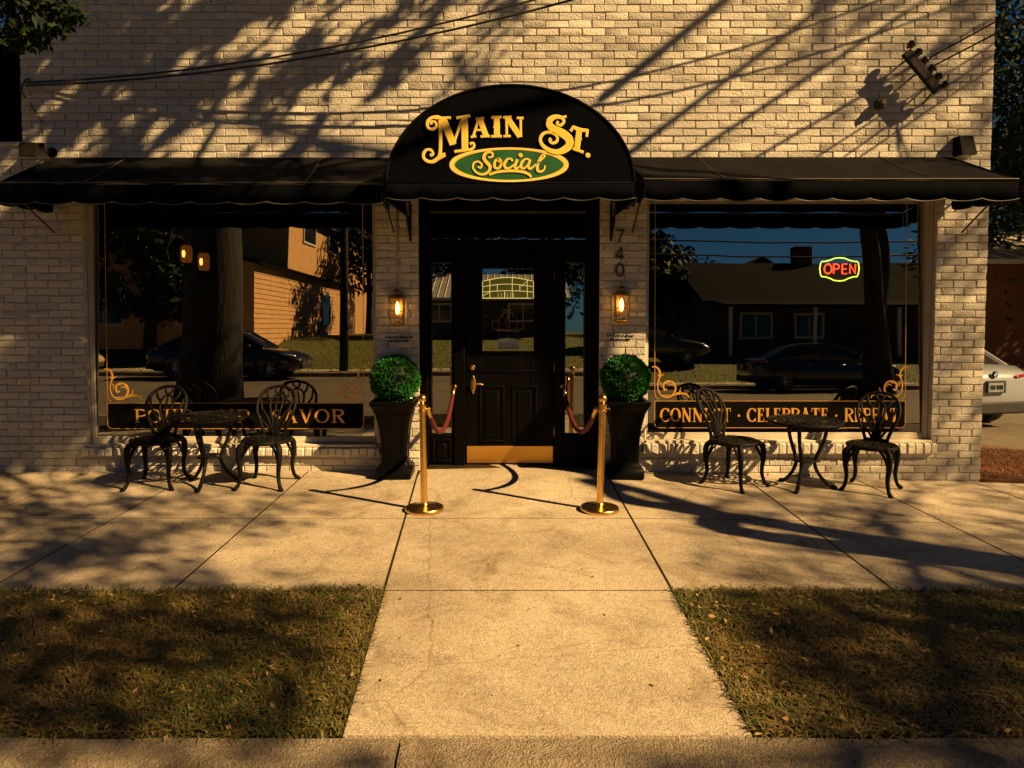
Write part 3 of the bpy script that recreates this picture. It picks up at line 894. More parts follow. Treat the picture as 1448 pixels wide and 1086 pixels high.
hp = MB()
hp.lathe([(.027, DF), (.027, DF - .012), (.022, DF - .018), (.012, DF - .02)], 20, (-.381, 0, .976), 'y')
hp.box(-.384, -.378, DF - .028, DF - .018, .966, .986, .002)
hp.build('deadbolt', M['old_brass'], door, 'auto')
hh = MB()
pl = [(0.026 * math.cos(a) * (1 if abs(math.sin(a)) < .7 else .8), .09 * math.sin(a)) for a in np.linspace(0, 2 * PI, 24, endpoint=False)]
hh.loft([[(-.375 + u, DF - .0, .81 + v) for u, v in pl], [(-.375 + u, DF - .008, .81 + v) for u, v in pl], [(-.375 + u * .8, DF - .012, .81 + v * .9) for u, v in pl]])
hh.lathe([(.013, DF - .01), (.013, DF - .05)], 12, (-.375, 0, .825), 'y')
hh.tube([(-.375, DF - .048, .825), (-.34, DF - .052, .826), (-.30, DF - .05, .822), (-.278, DF - .045, .815)], [.010, .009, .008, .006], 8)
fix_normals(hh.build('handle', M['old_brass'], door, 'auto'))
for z in (.35, .98, 1.85): MB().tube([(.409, DF - .005, z - .045), (.409, DF - .005, z + .045)], .006, 8).build('hinge', M['old_brass'], door, 'auto')

# arched reflection drawn as a glowing leaded panel, etched ornament and a small notice on the door glass
def dmap(u, v, d): return (u, dy(v) - .014 - d, v)
M['reflection_glow'] = emat('green_reflection_glow', (.34, .30, .04), .06, (.10, .11, .03))  # emission stands in for a bright reflection in the door glass
M['reflection_line'] = emat('gilt_reflection_glow', (1.0, .75, .22), .33, (.8, .6, .2))  # glowing lines of the same painted reflection
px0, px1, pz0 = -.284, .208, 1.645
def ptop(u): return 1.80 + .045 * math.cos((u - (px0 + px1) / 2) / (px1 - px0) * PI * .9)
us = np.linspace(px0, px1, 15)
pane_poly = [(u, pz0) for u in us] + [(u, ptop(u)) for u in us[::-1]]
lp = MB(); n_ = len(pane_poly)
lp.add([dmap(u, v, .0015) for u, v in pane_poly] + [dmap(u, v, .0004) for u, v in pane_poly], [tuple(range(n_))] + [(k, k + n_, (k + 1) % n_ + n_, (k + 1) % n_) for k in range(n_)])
lpo = lp.build('reflection_panel', M['reflection_glow'], door)
cm = MB()
cm.stroke(pane_poly + [pane_poly[0]], .008, dmap, .0016, .002, .00005)
for fr in (.36, .68):
    cm.stroke([(u, pz0 + (ptop(u) - pz0) * fr) for u in us], .006, dmap, .0016, .002, .00005)
for k, u in enumerate(np.linspace(px0 + .07, px1 - .06, 6)):
    lo, hi = ((0, 1), (.36, .68), (0, .36), (.0, 1), (.36, .68), (0, 1))[k]
    cm.stroke([(u, pz0 + (ptop(u) - pz0) * lo), (u, pz0 + (ptop(u) - pz0) * hi)], .006, dmap, .0016, .002, .00005)
for u in np.linspace(px0 + .15, px0 + .30, 6):
    cm.stroke([(u, pz0), (u, pz0 + .05)], .003, dmap, .0016, .002, .00005)
cm.stroke([(px0 + .0, pz0 + .02), (px0 + .07, pz0 + .06)], .005, dmap, .0016, .002, .00005)
cm.stroke([(px1 - .12, pz0 + .11), (px1 - .06, pz0 + .17)], .004, dmap, .0016, .002, .00005)
cm.build('reflection_lines', M['reflection_line'], door)
M['etch'] = pmat('gilt_etching', (.22, .15, .06), (.14, .09, .035), scale=30, rough=.5)
et = MB()
cx_ = -.04
S = lambda l, w: et.stroke(spline(l, 5), w, dmap, .0006, .001, .00004)
S([(cx_, 1.56), (cx_, 1.50), (cx_, 1.44)], [.002, .008, .003])
for sx in (-1, 1):
    S([(cx_, 1.52), (cx_ + sx * .03, 1.535), (cx_ + sx * .055, 1.53)], [.004, .009, .003])
    S([(cx_, 1.515), (cx_ + sx * .04, 1.50), (cx_ + sx * .06, 1.475), (cx_ + sx * .045, 1.46)], [.005, .008, .006, .003])
    S([(cx_, 1.48), (cx_ + sx * .022, 1.43), (cx_ + sx * .014, 1.38), (cx_, 1.36)], [.003, .004, .004, .003])
    S([(cx_ + sx * .085, 1.47), (cx_ + sx * .088, 1.40), (cx_ + sx * .08, 1.352), (cx_ + sx * .03, 1.343), (cx_, 1.345)], .004)
    S([(cx_ + sx * .09, 1.425), (cx_ + sx * .14, 1.425), (cx_ + sx * .148, 1.40), (cx_ + sx * .145, 1.352), (cx_ + sx * .09, 1.345)], .005)
    S([(cx_ + sx * .085, 1.33), (cx_ + sx * .085, 1.27), (cx_ + sx * .08, 1.225)], .003)
S([(cx_ - .11, 1.336), (cx_, 1.33), (cx_ + .11, 1.325)], .009)
S([(cx_, 1.30), (cx_, 1.24)], .004)
et.build('etched_ornament', M['etch'], door)
M['notice'] = pmat('pale_notice_paper', (.30, .36, .34), (.16, .22, .24), scale=14, rough=.6, anis=(1, 1, 3))
MB().add([dmap(-.135, 1.155, .001), dmap(.065, 1.155, .001), dmap(.065, 1.245, .001), dmap(-.03, 1.262, .001), dmap(-.135, 1.25, .001)], [(0, 1, 2, 3, 4)]).build('paper_notice', M['notice'], door)

# dark room behind the glass
rm = MB()
def inner(x0, x1, y0, y1, z0, z1):
    rm.add([(x, y, z) for z in (z0, z1) for y in (y0, y1) for x in (x0, x1)], [(0, 1, 3, 2), (4, 6, 7, 5), (2, 3, 7, 6), (0, 2, 6, 4), (1, 5, 7, 3)])
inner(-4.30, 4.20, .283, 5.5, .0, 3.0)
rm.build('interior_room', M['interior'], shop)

# house number and the two faint lines of script under each lantern
nb = MB()
nmap = lambda u, v, d: (u, -.002 - d, v)
def D(l, w=.016): nb.stroke(l, w, nmap, .004, .012, .0003)
x, z = 1.012, 2.195
D([(x - .033, z + .085), (x + .035, z + .085)]); D(spline([(x + .035, z + .08), (x + .0, z + .02), (x - .012, z - .03)], 4))
z = 2.03
D([(x + .014, z + .092), (x + .014, z - .028)]); D([(x + .012, z + .09), (x - .038, z + .005)]); D([(x - .042, z + .005), (x + .04, z + .005)])
z = 1.895
D(arc(x, z + .015, .034, .058, 0, 360, 24), [.012 + .007 * abs(math.cos(R(a))) for a in np.linspace(0, 360, 25)])
nb.build('house_number', M['dark_bronze'], shop)
wl = MB()
r9 = random.Random(12)
for cx2, cz2 in ((-1.075, 1.268), (1.015, 1.285)):
    wl = MB()
    for li, (off, ln) in enumerate(((0, .235), (-.036, .195))):
        x = cx2 - ln / 2 + li * .012
        while x < cx2 + ln / 2:
            wl_ = r9.choice((.018, .03, .036, .014))
            k = x
            while k < x + wl_:
                h_ = r9.choice((.013, .014, .021)); wl.stroke([(k, cz2 + off), (k + .0055, cz2 + off + h_)], .0062, nmap, .004, .002, .00008)
                k += .0095
            wl.stroke([(x, cz2 + off + .002), (x + wl_, cz2 + off + .0035)], .003, nmap, .004, .002, .00008)
            x = k + .009
    wl.build('wall_lettering', M['band'], shop)

# lower wing on the left, a neighbour's dark building behind it
wing = empty('brick_wing', (0, 0, 0), 0, 'low white brick wing running off to the left of the shop front', 'wall')
MB().box(-10, XL - .002, .011, .28, -.5, 3.062).build('wall', M['mortar'], wing)
brick_mesh('brickwork', -6.6, XL - .004, -.16, 3.06, [], wing, 8)
MB().box(-10, XL - .003, -.012, .32, 3.065, 3.10, .006).build('coping', M['mortar'], wing)

# ------------------------------------------------------------------ awnings
EDGE = []
def scallop(mb, pts_top, drop, amp, nper, out, th=.004):
    """hanging valance along a straight run with scalloped lower edge; out = outward normal"""
    (x0, y0, z0), (x1, y1, z1) = pts_top
    n_ = nper * 10
    f0 = []; f1 = []; b0 = []; b1 = []
    for k in range(n_ + 1):
        t = k / n_
        x, y, z = x0 + (x1 - x0) * t, y0 + (y1 - y0) * t, z0 + (z1 - z0) * t
        zz = z - drop + amp * (1 - abs(math.sin(PI * t * nper)) ** .7)
        w = .006 * math.sin(t * nper * 2.1 * PI) + .004 * math.sin(t * 37)
        f0.append((x + out[0] * th, y + out[1] * th, z)); b0.append((x, y, z))
        f1.append((x + out[0] * (th + w), y + out[1] * (th + w), zz)); b1.append((x + out[0] * w, y + out[1] * w, zz))
    v = f0 + f1 + b0 + b1; m = n_ + 1
    f = []
    for k in range(n_):
        f += [(k, k + 1, m + k + 1, m + k), (2 * m + k, 3 * m + k, 3 * m + k + 1, 2 * m + k + 1), (m + k, m + k + 1, 3 * m + k + 1, 3 * m + k), (k, 2 * m + k, 2 * m + k + 1, k + 1)]
    mb.add(v, f)
    EDGE.append([(p[0] + out[0] * .004, p[1] + out[1] * .004, p[2] - .002) for p in f1])
    return mb

M['piping'] = pmat('grey_piping', (.05, .045, .042), (.035, .03, .028), scale=20, rough=.6)
def side_awning(x0, x1, ztop, zfr, zval, dpt, label, seams, x0b, x1b):
    """x0,x1 = front edge; x0b,x1b = wall edge"""
    t = empty('window_awning', ((x0 + x1) / 2, 0, ztop), 0, label, 'awning', 'awnings over the shop windows')
    ox, oz = (x0 + x1) / 2, ztop
    def L(p): return (p[0] - ox, p[1], p[2] - oz)
    nu, nv = 40, 6
    v = []
    for j in range(nv + 1):
        for i in range(nu + 1):
            u, w = i / nu, j / nv
            xa = x0b + (x0 - x0b) * w; xb = x1b + (x1 - x1b) * w
            sag = -.018 * math.sin(PI * w) * (1 + .4 * math.sin(u * 19)) + .006 * math.sin(u * 31 + w * 4) * w
            v.append(L((xa + (xb - xa) * u, -.012 - (dpt - .012) * w, ztop + (zfr - ztop) * w + sag)))
    b = len(v)
    v += [(p[0], p[1], p[2] - .006) for p in v]
    f = []
    for j in range(nv):
        for i in range(nu):
            a = j * (nu + 1) + i
            f += [(a, a + 1, a + nu + 2, a + nu + 1), (b + a, b + a + nu + 1, b + a + nu + 2, b + a + 1)]
    MB().add(v, f).build('canopy', M['canvas'], t, True)
    en = MB()
    for xf, xb, s in ((x0, x0b, -1), (x1, x1b, 1)):
        A, B, C_ = L((xb + s * .004, -.013, ztop)), L((xf + s * .004, -dpt, zfr)), L((xb + s * .004, -.013, zfr - .02))
        A2, B2, C2 = [(p[0] - s * .006, p[1], p[2]) for p in (A, B, C_)]
        en.add([A, B, C_, A2, B2, C2], [(0, 1, 2), (3, 5, 4), (0, 2, 5, 3), (0, 3, 4, 1), (1, 4, 5, 2)])
        en.build('end_panel', M['canvas'], t)
        en = MB()
    va = MB()
    zv = zfr - .012
    scallop(va, (L((x0, -dpt - .004, zv)), L((x1, -dpt - .004, zv))), zv - zval, .022, 10, (0, -1, 0))
    scallop(va, (L((x0 - .002, -dpt, zv)), L((x0b - .002, -.03, zv))), zv - zval, .022, 3, (-1, 0, 0))
    scallop(va, (L((x1 + .002, -dpt, zv)), L((x1b + .002, -.03, zv))), zv - zval, .022, 3, (1, 0, 0))
    va.build('valance', M['canvas_front'], t, True)
    pi = MB()
    for e in EDGE: pi.tube(e, .0045, 5)
    EDGE.clear()
    pi.tube([L((x0, -dpt - .004, zfr + .004)), L((x1, -dpt - .004, zfr + .004))], .006, 6)
    for s in seams:
        xb_ = x0b + (x1b - x0b) * s; xf_ = x0 + (x1 - x0) * s
        pi.tube([L((xb_, -.012, ztop + .003)), L((xb_ + (xf_ - xb_) * .5, -dpt * .5, (ztop + zfr) / 2 - .010)), L((xf_, -dpt, zfr + .004))], .004, 6)
    pi.build('piping', M['piping'], t)
    fr = MB()
    for x in (x0 + .02, x1 - .02):
        fr.tube([L((x, -dpt + .02, zfr - .03)), L((x, -.02, zfr - .03))], .010, 6)
        fr.tube([L((x, -dpt + .12, zfr - .035)), L((x, -.02, 2.26))], .009, 6)
    fr.tube([L((x0 + .02, -dpt + .02, zfr - .03)), L((x1 - .02, -dpt + .02, zfr - .03))], .010, 6)
    fr.build('frame', M['dark_bronze'], t)
    return t
side_awning(-4.30, -1.085, 2.955, 2.61, 2.435, .75, 'long black canvas awning with scalloped edge over the left window, in leaf shade', (.22, .80), -4.27, -1.15)
side_awning(1.105, 4.225, 2.958, 2.64, 2.462, .75, 'long black canvas awning with scalloped edge over the right window, in full sun', (.22, .78), 1.06, 4.09)

dome = empty('arched_awning', (0, 0, 2.55), 0, 'black arched canopy over the door lettered in gold with a green oval', 'awning')
def DL(p): return (p[0], p[1], p[2] - 2.55)
YF = -1.15; HW, HH, ZB, CX = .968, .752, 2.553, -.012
angs = np.linspace(0, PI, 49)
prof = [(CX + HW * math.cos(a), ZB + HH * math.sin(a)) for a in angs]
fm = MB()
nr = 8
v = []
for q in range(nr + 1):
    k = q / nr
    for (x, z) in prof:
        bulge = .012 * math.sin(PI * k) + .005 * math.sin(x * 9 + z * 4) * (1 - k)
        v.append(DL((CX + (x - CX) * k, YF - bulge * (k < 1), ZB + (z - ZB) * k)))
f = []
m = len(prof)
for q in range(nr):
    for k in range(m - 1):
        f.append((q * m + k, q * m + k + 1, (q + 1) * m + k + 1, (q + 1) * m + k))
fm.add(v, f)
fix_normals(fm.build('front_face', M['canvas_front'], dome, True))
bm2 = MB()
rings = []
for y in np.linspace(YF + .001, -.014, 9):
    s_ = 1 + .010 * math.cos((y - YF) * 9)
    rings.append([DL((CX + (x - CX) * s_, y, ZB + (z - ZB) * s_)) for (x, z) in prof])
inner_ = [[(p[0] * .992, p[1], p[2] * .992 - .004) for p in r_] for r_ in rings]
bm2.loft(rings, cap=False, closed=False); bm2.loft(inner_, cap=False, closed=False)
bm2.build('barrel_cover', M['canvas'], dome, True)
vb = MB()
scallop(vb, (DL((CX - HW, YF - .004, ZB)), DL((CX + HW, YF - .004, ZB))), .135, .02, 7, (0, -1, 0))
scallop(vb, (DL((CX - HW - .004, YF, ZB)), DL((CX - HW - .004, -.03, ZB))), .135, .022, 6, (-1, 0, 0))
scallop(vb, (DL((CX + HW + .004, YF, ZB)), DL((CX + HW + .004, -.03, ZB))), .135, .022, 6, (1, 0, 0))
vb.build('valance', M['canvas_front'], dome, True)
pq = MB()
for e in EDGE: pq.tube(e, .0045, 5)
EDGE.clear()
pq.build('edge_binding', M['piping'], dome, True)
pp = MB()
pp.tube([DL((x, YF - .004, z)) for x, z in prof], .009, 8)
pp.tube([DL((CX - HW, YF - .008, ZB)), DL((CX + HW, YF - .008, ZB))], .005, 6)
pp.build('piping', M['canvas'], dome, True)
df = MB()
for s in (-1, 1):
    x = CX + s * (HW - .03)
    df.tube([DL((x, YF + .03, ZB - .02)), DL((x, -.02, ZB - .02))], .012, 6)
    # scrolled iron bracket at the wall
    br = spline([(x, -.02, 2.20), (x, -.10, 2.26), (x, -.22, 2.36), (x, -.36, 2.50)], 5)
    df.tube([DL(p) for p in br], .011, 6)
    sp = [(x, -.10 + .05 * (1 - k / 16) * math.cos(k * .7), 2.36 + .05 * (1 - k / 16) * math.sin(k * .7)) for k in range(15)]
    df.tube([DL(p) for p in sp], .008, 6)
    df.tube([DL((x, -.02, 2.18)), DL((x, -.02, 2.52))], .012, 6)
df.build('frame', M['black_iron'], dome)

# sign lettering, drawn in the proportions of the sign
SX, SZ = 1 / (5.569 * 181.1), 1 / (5.569 * 184.3)
def smap(u, v, d): return DL((u, YF - .016 - d, v))
def q2(p): return ((590 - 724) / 181.1 + p[0] * SX, 2.556 + (258 - 150) / 184.3 - p[1] * SZ)
SIGN = []
def sg(pts, w, sm=True, n=5):
    pts = spline(pts, n) if sm and len(pts) > 2 else pts
    SIGN.append(([q2(p) for p in pts], w))
# M
sg([(200, 108), (165, 92), (115, 98), (84, 132), (90, 172), (122, 186), (152, 165), (146, 130), (118, 128), (112, 148)], [22, 24, 18, 17, 16, 15, 14, 13, 13, 16])
sg([(182, 115), (186, 240), (184, 360)], 20)
sg([(184, 350), (172, 405), (120, 442), (68, 428), (50, 388), (74, 350), (112, 350), (126, 380), (104, 392)], [22, 22, 20, 18, 16, 15, 14, 14, 16])
sg([(150, 428), (222, 388)], 15); sg([(200, 385), (224, 380)], 14)
sg([(205, 100), (285, 305)], 50, False); sg([(285, 305), (350, 120)], 14, False); sg([(150, 100), (268, 95)], 14)
sg([(374, 92), (376, 350)], 46, False)
sg([(312, 98), (420, 80)], 16); sg([(296, 362), (428, 346)], 16)
sg([(425, 346), (448, 322), (442, 294), (416, 302)], [12, 13, 12, 15])
sg([(388, 190), (402, 188)], 12)
# A I N
sg([(440, 244), (486, 100)], 14, False); sg([(492, 100), (542, 240)], 38, False); sg([(464, 192), (522, 192)], 11)
sg([(424, 248), (466, 240)], 13); sg([(500, 244), (574, 240)], 13); sg([(462, 102), (528, 97)], 13)
sg([(625, 92), (627, 242)], 40, False); sg([(584, 93), (664, 91)], 15); sg([(585, 243), (666, 241)], 15); sg([(600, 168), (652, 167)], 12)
sg([(702, 95), (704, 240)], 14, False); sg([(705, 92), (808, 244)], 38, False); sg([(812, 100), (814, 246)], 13, False)
sg([(676, 93), (742, 90)], 14); sg([(784, 98), (836, 98)], 13); sg([(680, 242), (736, 240)], 13)
# S
sg([(1108, 122), (1098, 142), (1122, 156), (1150, 128), (1136, 98), (1090, 88), (1045, 110), (1038, 152), (1080, 190), (1140, 218), (1190, 262), (1192, 312), (1150, 350), (1095, 366), (1035, 350), (985, 312), (966, 265), (990, 222), (1045, 210), (1092, 235), (1098, 275), (1065, 296), (1040, 275), (1054, 258)],
   [10, 14, 14, 16, 20, 28, 38, 46, 54, 58, 58, 52, 44, 36, 28, 22, 18, 17, 17, 17, 16, 15, 15, 18], n=6)
sg([(1130, 96), (1172, 84)], 12)
# T
sg([(1272, 180), (1252, 345)], 40, False); sg([(1222, 168), (1280, 192), (1335, 194)], [20, 26, 18]); sg([(1204, 200), (1228, 162)], 15); sg([(1336, 186), (1328, 244)], 15)
sg([(1222, 338), (1306, 368)], 16); sg([(1240, 258), (1292, 264)], 12)
SOC = []
def sc(pts, w):
    SOC.append(([q2(p) for p in spline(pts, 5)], w))
sc([(560, 408), (585, 404), (596, 384), (575, 366), (540, 376), (524, 410), (545, 445), (572, 478), (562, 518), (520, 542), (472, 530), (440, 492), (446, 454), (480, 440), (508, 462), (498, 490), (480, 480)], [10, 12, 12, 13, 18, 22, 24, 22, 18, 15, 12, 11, 11, 11, 11, 11, 13])
sc([(640, 415), (612, 440), (608, 480), (632, 496), (658, 470), (656, 430), (634, 416), (640, 440), (672, 448)], [12, 16, 18, 14, 16, 14, 10, 8, 6])
sc([(748, 438), (738, 418), (708, 424), (686, 458), (694, 490), (724, 492), (764, 462)], [14, 10, 14, 18, 16, 11, 7])
sc([(788, 422), (768, 474), (776, 496), (800, 484), (824, 456)], [18, 18, 14, 9, 7])
sc([(882, 424), (850, 422), (820, 452), (818, 486), (842, 494), (872, 458), (888, 424)], [10, 12, 18, 16, 10, 10, 12])
sc([(888, 424), (872, 474), (884, 498), (908, 484), (960, 440), (1000, 400), (996, 384), (968, 408), (944, 470), (948, 512), (974, 520), (998, 500), (1004, 470)], [16, 18, 14, 9, 8, 9, 9, 12, 20, 18, 13, 10, 9])
sc([(568, 544), (640, 522), (740, 514), (830, 522), (884, 546), (892, 566)], [15, 17, 18, 18, 17, 10])
oc = q2((723, 465)); orx, orz = 448 * SX, 128 * SZ
ov = MB().disc(oc[0], oc[1], orx, orz, smap, 0, .001, 64)
ov.build('green_oval', M['green_oval'], dome)
rg = MB()
rg.stroke([(oc[0] + orx * math.cos(a), oc[1] + orz * math.sin(a)) for a in np.linspace(0, 2 * PI, 72, endpoint=False)], [(17 + 22 * abs(math.cos(a)) ** 3) * SX for a in np.linspace(0, 2 * PI, 72, endpoint=False)], smap, .0, .003, .0001, closed=True)
rg.build('gold_ring', M['gold_orange'], dome)
rl = MB()
rl.stroke([(oc[0] + orx * 1.012 * math.cos(a), oc[1] + orz * 1.025 * math.sin(a)) for a in np.linspace(0, 2 * PI, 72, endpoint=False)], 6 * SX, smap, .003, .001, .0001, closed=True)
rl.build('gold_ring_edge', M['gold_light'], dome)
la = MB(); lb = MB()
for pts, w in SIGN + SOC:
    ww = [x * SX for x in w] if hasattr(w, '__len__') else w * SX
    grow = 8 * SX if (pts, w) in SIGN else 4 * SX
    la.stroke(pts, [x + grow for x in ww] if hasattr(ww, '__len__') else ww + grow, smap, .001, .002, .00004)
    lb.stroke(pts, ww, smap, .0055, .001, .00004)
for (p, r_) in (((1340, 390), 17), ((812, 390), 14)):
    u, v_ = q2(p)
    la.disc(u, v_, (r_ + 3) * SX, (r_ + 3) * SZ, smap, .001, .002, 18, .00004); lb.disc(u, v_, r_ * SX, r_ * SZ, smap, .0055, .001, 18, .00004)
la.build('sign_outline', M['gold_light'], dome)
lb.build('sign_lettering', M['gold_orange'], dome)

# ------------------------------------------------------------------ lanterns, flood lights, signs on the wall
def lantern(x, z, label):
    t = empty('wall_lantern', (x, 0, z), 0, label, 'wall lamp', 'brass lanterns beside the door')
    b = MB()
    b.box(-.045, .045, -.014, -.001, -.10, .11, .006)                     # backplate
    yc = -.085
    b.tube(spline([(0, -.012, .02), (0, -.03, -.02), (0, -.02, .10), (0, -.045, .165), (0, yc, .175)], 4), .008, 8)
    for sx in (-1, 1):
        for sy in (-1, 1):
            b.tube([(sx * .052, yc + sy * .052, -.145), (sx * .062, yc + sy * .062, .085)], .0055, 6)
    b.box(-.060, .060, yc - .060, yc + .060, -.158, -.143, .004)
    b.box(-.040, .040, yc - .040, yc + .040, -.170, -.1585, .004)
    for sx, sy in ((0, -1), (0, 1), (1, 0), (-1, 0)):
        b.tube([(sx * .057 - (.057 if sx == 0 else 0), yc + sy * .057 - (.057 if sy == 0 else 0), -.03), (sx * .057 + (.057 if sx == 0 else 0), yc + sy * .057 + (.057 if sy == 0 else 0), -.03)], .003, 5)
    def sq(r, z_): return [(-r, yc - r, z_), (r, yc - r, z_), (r, yc + r, z_), (-r, yc + r, z_)]
    b.loft([sq(.072, .085), sq(.074, .094), sq(.05, .118), sq(.034, .124), sq(.030, .150), sq(.036, .154), sq(.012, .180)])
    b.lathe([(.012, .176), (.014, .19), (.006, .2), (.008, .21), (.002, .222)], 10, (0, yc, 0))
    fix_normals(b.build('lantern_body', M['old_brass'], t, 'auto'))
    g_ = MB()
    for a, c in (((-1, -1), (1, -1)), ((1, -1), (1, 1)), ((-1, 1), (-1, -1))):
        g_.add([(a[0] * .050, yc + a[1] * .050, -.141), (c[0] * .050, yc + c[1] * .050, -.141), (c[0] * .060, yc + c[1] * .060, .083), (a[0] * .060, yc + a[1] * .060, .083)], [(0, 1, 2, 3)])
    g_.build('glass', M['lamp_glass'], t)
    u = MB()
    u.lathe([(.004, -.06), (.016, -.045), (.021, -.01), (.016, .03), (.006, .055), (.001, .062)], 14, (0, yc, 0))
    u.build('bulb', M['bulb'], t, True)
    s = MB().lathe([(.011, -.142), (.011, -.062)], 10, (0, yc, 0)).lathe([(.03, -.1425), (.03, -.13), (.024, -.11), (.012, -.10)], 14, (0, yc, 0))
    s.build('candle_sleeve', M['frame'], t, True)
    return t
lantern(-1.066, 1.555, 'brass glass lantern glowing on the white pier left of the door, below a conduit')
lantern(1.020, 1.585, 'brass glass lantern glowing on the white pier below the number 740')
cd = MB().tube([(-1.07, -.014, 2.55), (-1.07, -.014, 1.78)], .009, 8)
for z in (2.3, 1.95): cd.box(-1.09, -1.05, -.018, -.002, z, z + .02, .003)
tag(cd.build('conduit', M['conduit'], None, True), 'thin grey cable conduit running down the pier to the left lantern', 'conduit')

def floodlight(x, z, label, rz, tall):
    t = empty('flood_light', (x, 0, z), 0, label, 'outdoor light', 'flood lights on the front wall')
    if tall: t.scale = (.88, .88, .88)
    b = MB()
    if tall:     # wedge shaped wall pack
        ring = lambda w, y0, z0, y1, z1: [(-w, y0, z0), (w, y0, z0), (w, y1, z1), (-w, y1, z1)]
        b.loft([[(-.085, -.004, .10), (.085, -.004, .10), (.085, -.004, -.10), (-.085, -.004, -.10)], [(-.07, -.10, .10), (.07, -.10, .10), (.078, -.17, -.10), (-.078, -.17, -.10)]])
        fix_normals(b.build('housing', M['fixture'], t))
        MB().box(-.06, .06, -.15, -.03, -.108, -.1005).build('lens', M['frame'], t)
    else:
        b.lathe([(.045, -.003), (.045, -.02), (.03, -.03)], 16, (.09, 0, -.0), 'y')
        b.tube([(.09, -.02, 0), (.05, -.07, .0), (.02, -.10, .01)], .012, 8)
        b.loft([[(-.075, -.08, .075), (.065, -.08, .075), (.06, -.08, -.04), (-.07, -.08, -.04)], [(-.095, -.20, .055), (.06, -.20, .055), (.055, -.20, -.075), (-.10, -.20, -.075)]])
        fix_normals(b.build('housing', M['fixture'], t, 'auto'))
        MB().box(-.088, .045, -.204, -.2005, -.065, .045).build('lens', M['fixture'], t)
floodlight(-4.37, 3.0, 'small bronze flood light above the left awning', 0, False)
floodlight(4.18, 3.05, 'boxy bronze wall light above the right end of the right awning', 0, True)

# old insulator rack on the upper right of the wall
ir = empty('insulator_rack', (3.712, -.16, 3.697), 0, 'slanted dark timber rack of insulators standing off the upper wall', 'cable rack')
ax = Vector((.298, 0, -.342)); axn = ax.normalized(); pr = Vector((axn.z * -1, 0, axn.x))   # along the bar and across it (up right)
L_ = .46
b = MB()
c1, c2 = axn * (-L_ / 2), axn * (L_ / 2)
hw, hd = .036, .03
def bar(a, c, hw, hd):
    return [[tuple(p + pr * s + Vector((0, q, 0))) for s, q in ((-hw, -hd), (hw, -hd), (hw, hd), (-hw, hd))] for p in (a, c)]
b.loft(bar(c1, c2, hw, hd)); fix_normals(b.build('bar', M['bark'], ir))
ins = MB()
M['insulator'] = pmat('brown_glazed_insulator', (.035, .020, .012), (.02, .013, .01), scale=20, rough=.25)
for k in range(6):
    p = axn * (-L_ / 2 - .02 + k * .096) + pr * .034
    pts = [(p + pr * s) for s in (0, .02, .03, .05, .06, .08, .09)]
    ins = MB().tube([tuple(q) for q in pts], [.012, .014, .036, .022, .038, .024, .012], 10)
    ins.build('insulator', M['insulator'], ir, True)
lg = MB()
for s in (-.16, .0, .16):
    p = axn * s
    lg = MB().tube([tuple(p), (p.x, .16, p.z)], .009, 6)
    if s < .1: lg.build('standoff', M['dark_bronze'], ir)
lg.tube([tuple(axn * .2), (axn.x * .2 - .03, .16, axn.z * .2 - .1)], .008, 6)
lg.build('standoff', M['dark_bronze'], ir)
wb = MB().box(-.04, .04, -.08, -.002, -.045, .035, .01).lathe([(.03, -.08), (.034, -.1), (.02, -.12)], 12, (0, 0, 0), 'y')
o = wb.build('junction_box', M['dark_bronze'], None, 'auto'); o.location = (3.40, 0, 3.44)
tag(o, 'small dark electrical box on the wall under the insulator rack', 'junction box')

# overhead cables
def sag(a, b, s, n=24):
    a, b = Vector(a), Vector(b)
    return [tuple(a.lerp(b, k / n) - Vector((0, 0, s * 4 * (k / n) * (1 - k / n)))) for k in range(n + 1)]
def cable(a, b, s, r, label, grp='overhead cables'):
    o = MB().tube(sag(a, b, s), r, 6).build('overhead_cable', M['wire'], None, True)
    return tag(o, label, 'cable', grp)
cable((-4.49, -.03, 3.635), (9.5, -1.5, 8.45), 1.18, .009, 'upper of two black cables sagging from the wall hook at far left')
cable((-4.49, -.035, 3.605), (9.5, -1.6, 8.05), 1.12, .010, 'lower of two black cables sagging from the wall hook at far left')
hk = MB().tube(spline([(-4.47, 0, 3.66), (-4.47, -.05, 3.66), (-4.50, -.06, 3.61), (-4.53, -.04, 3.55), (-4.51, -.01, 3.50)], 5), .010, 6).tube([(-4.47, -.02, 3.46), (-4.36, -.012, 3.27)], .005, 5)
tag(hk.build('wall_hook', M['dark_bronze'], None, True), 'iron cable hook at the left edge of the upper wall', 'hook')
cable((3.74, -.16, 3.80), (12, -4.5, 8.7), .12, .008, 'upper cable leaving the insulator rack to the right')
cable((3.82, -.16, 3.75), (12, -4.7, 8.4), .12, .008, 'lower cable leaving the insulator rack to the right')
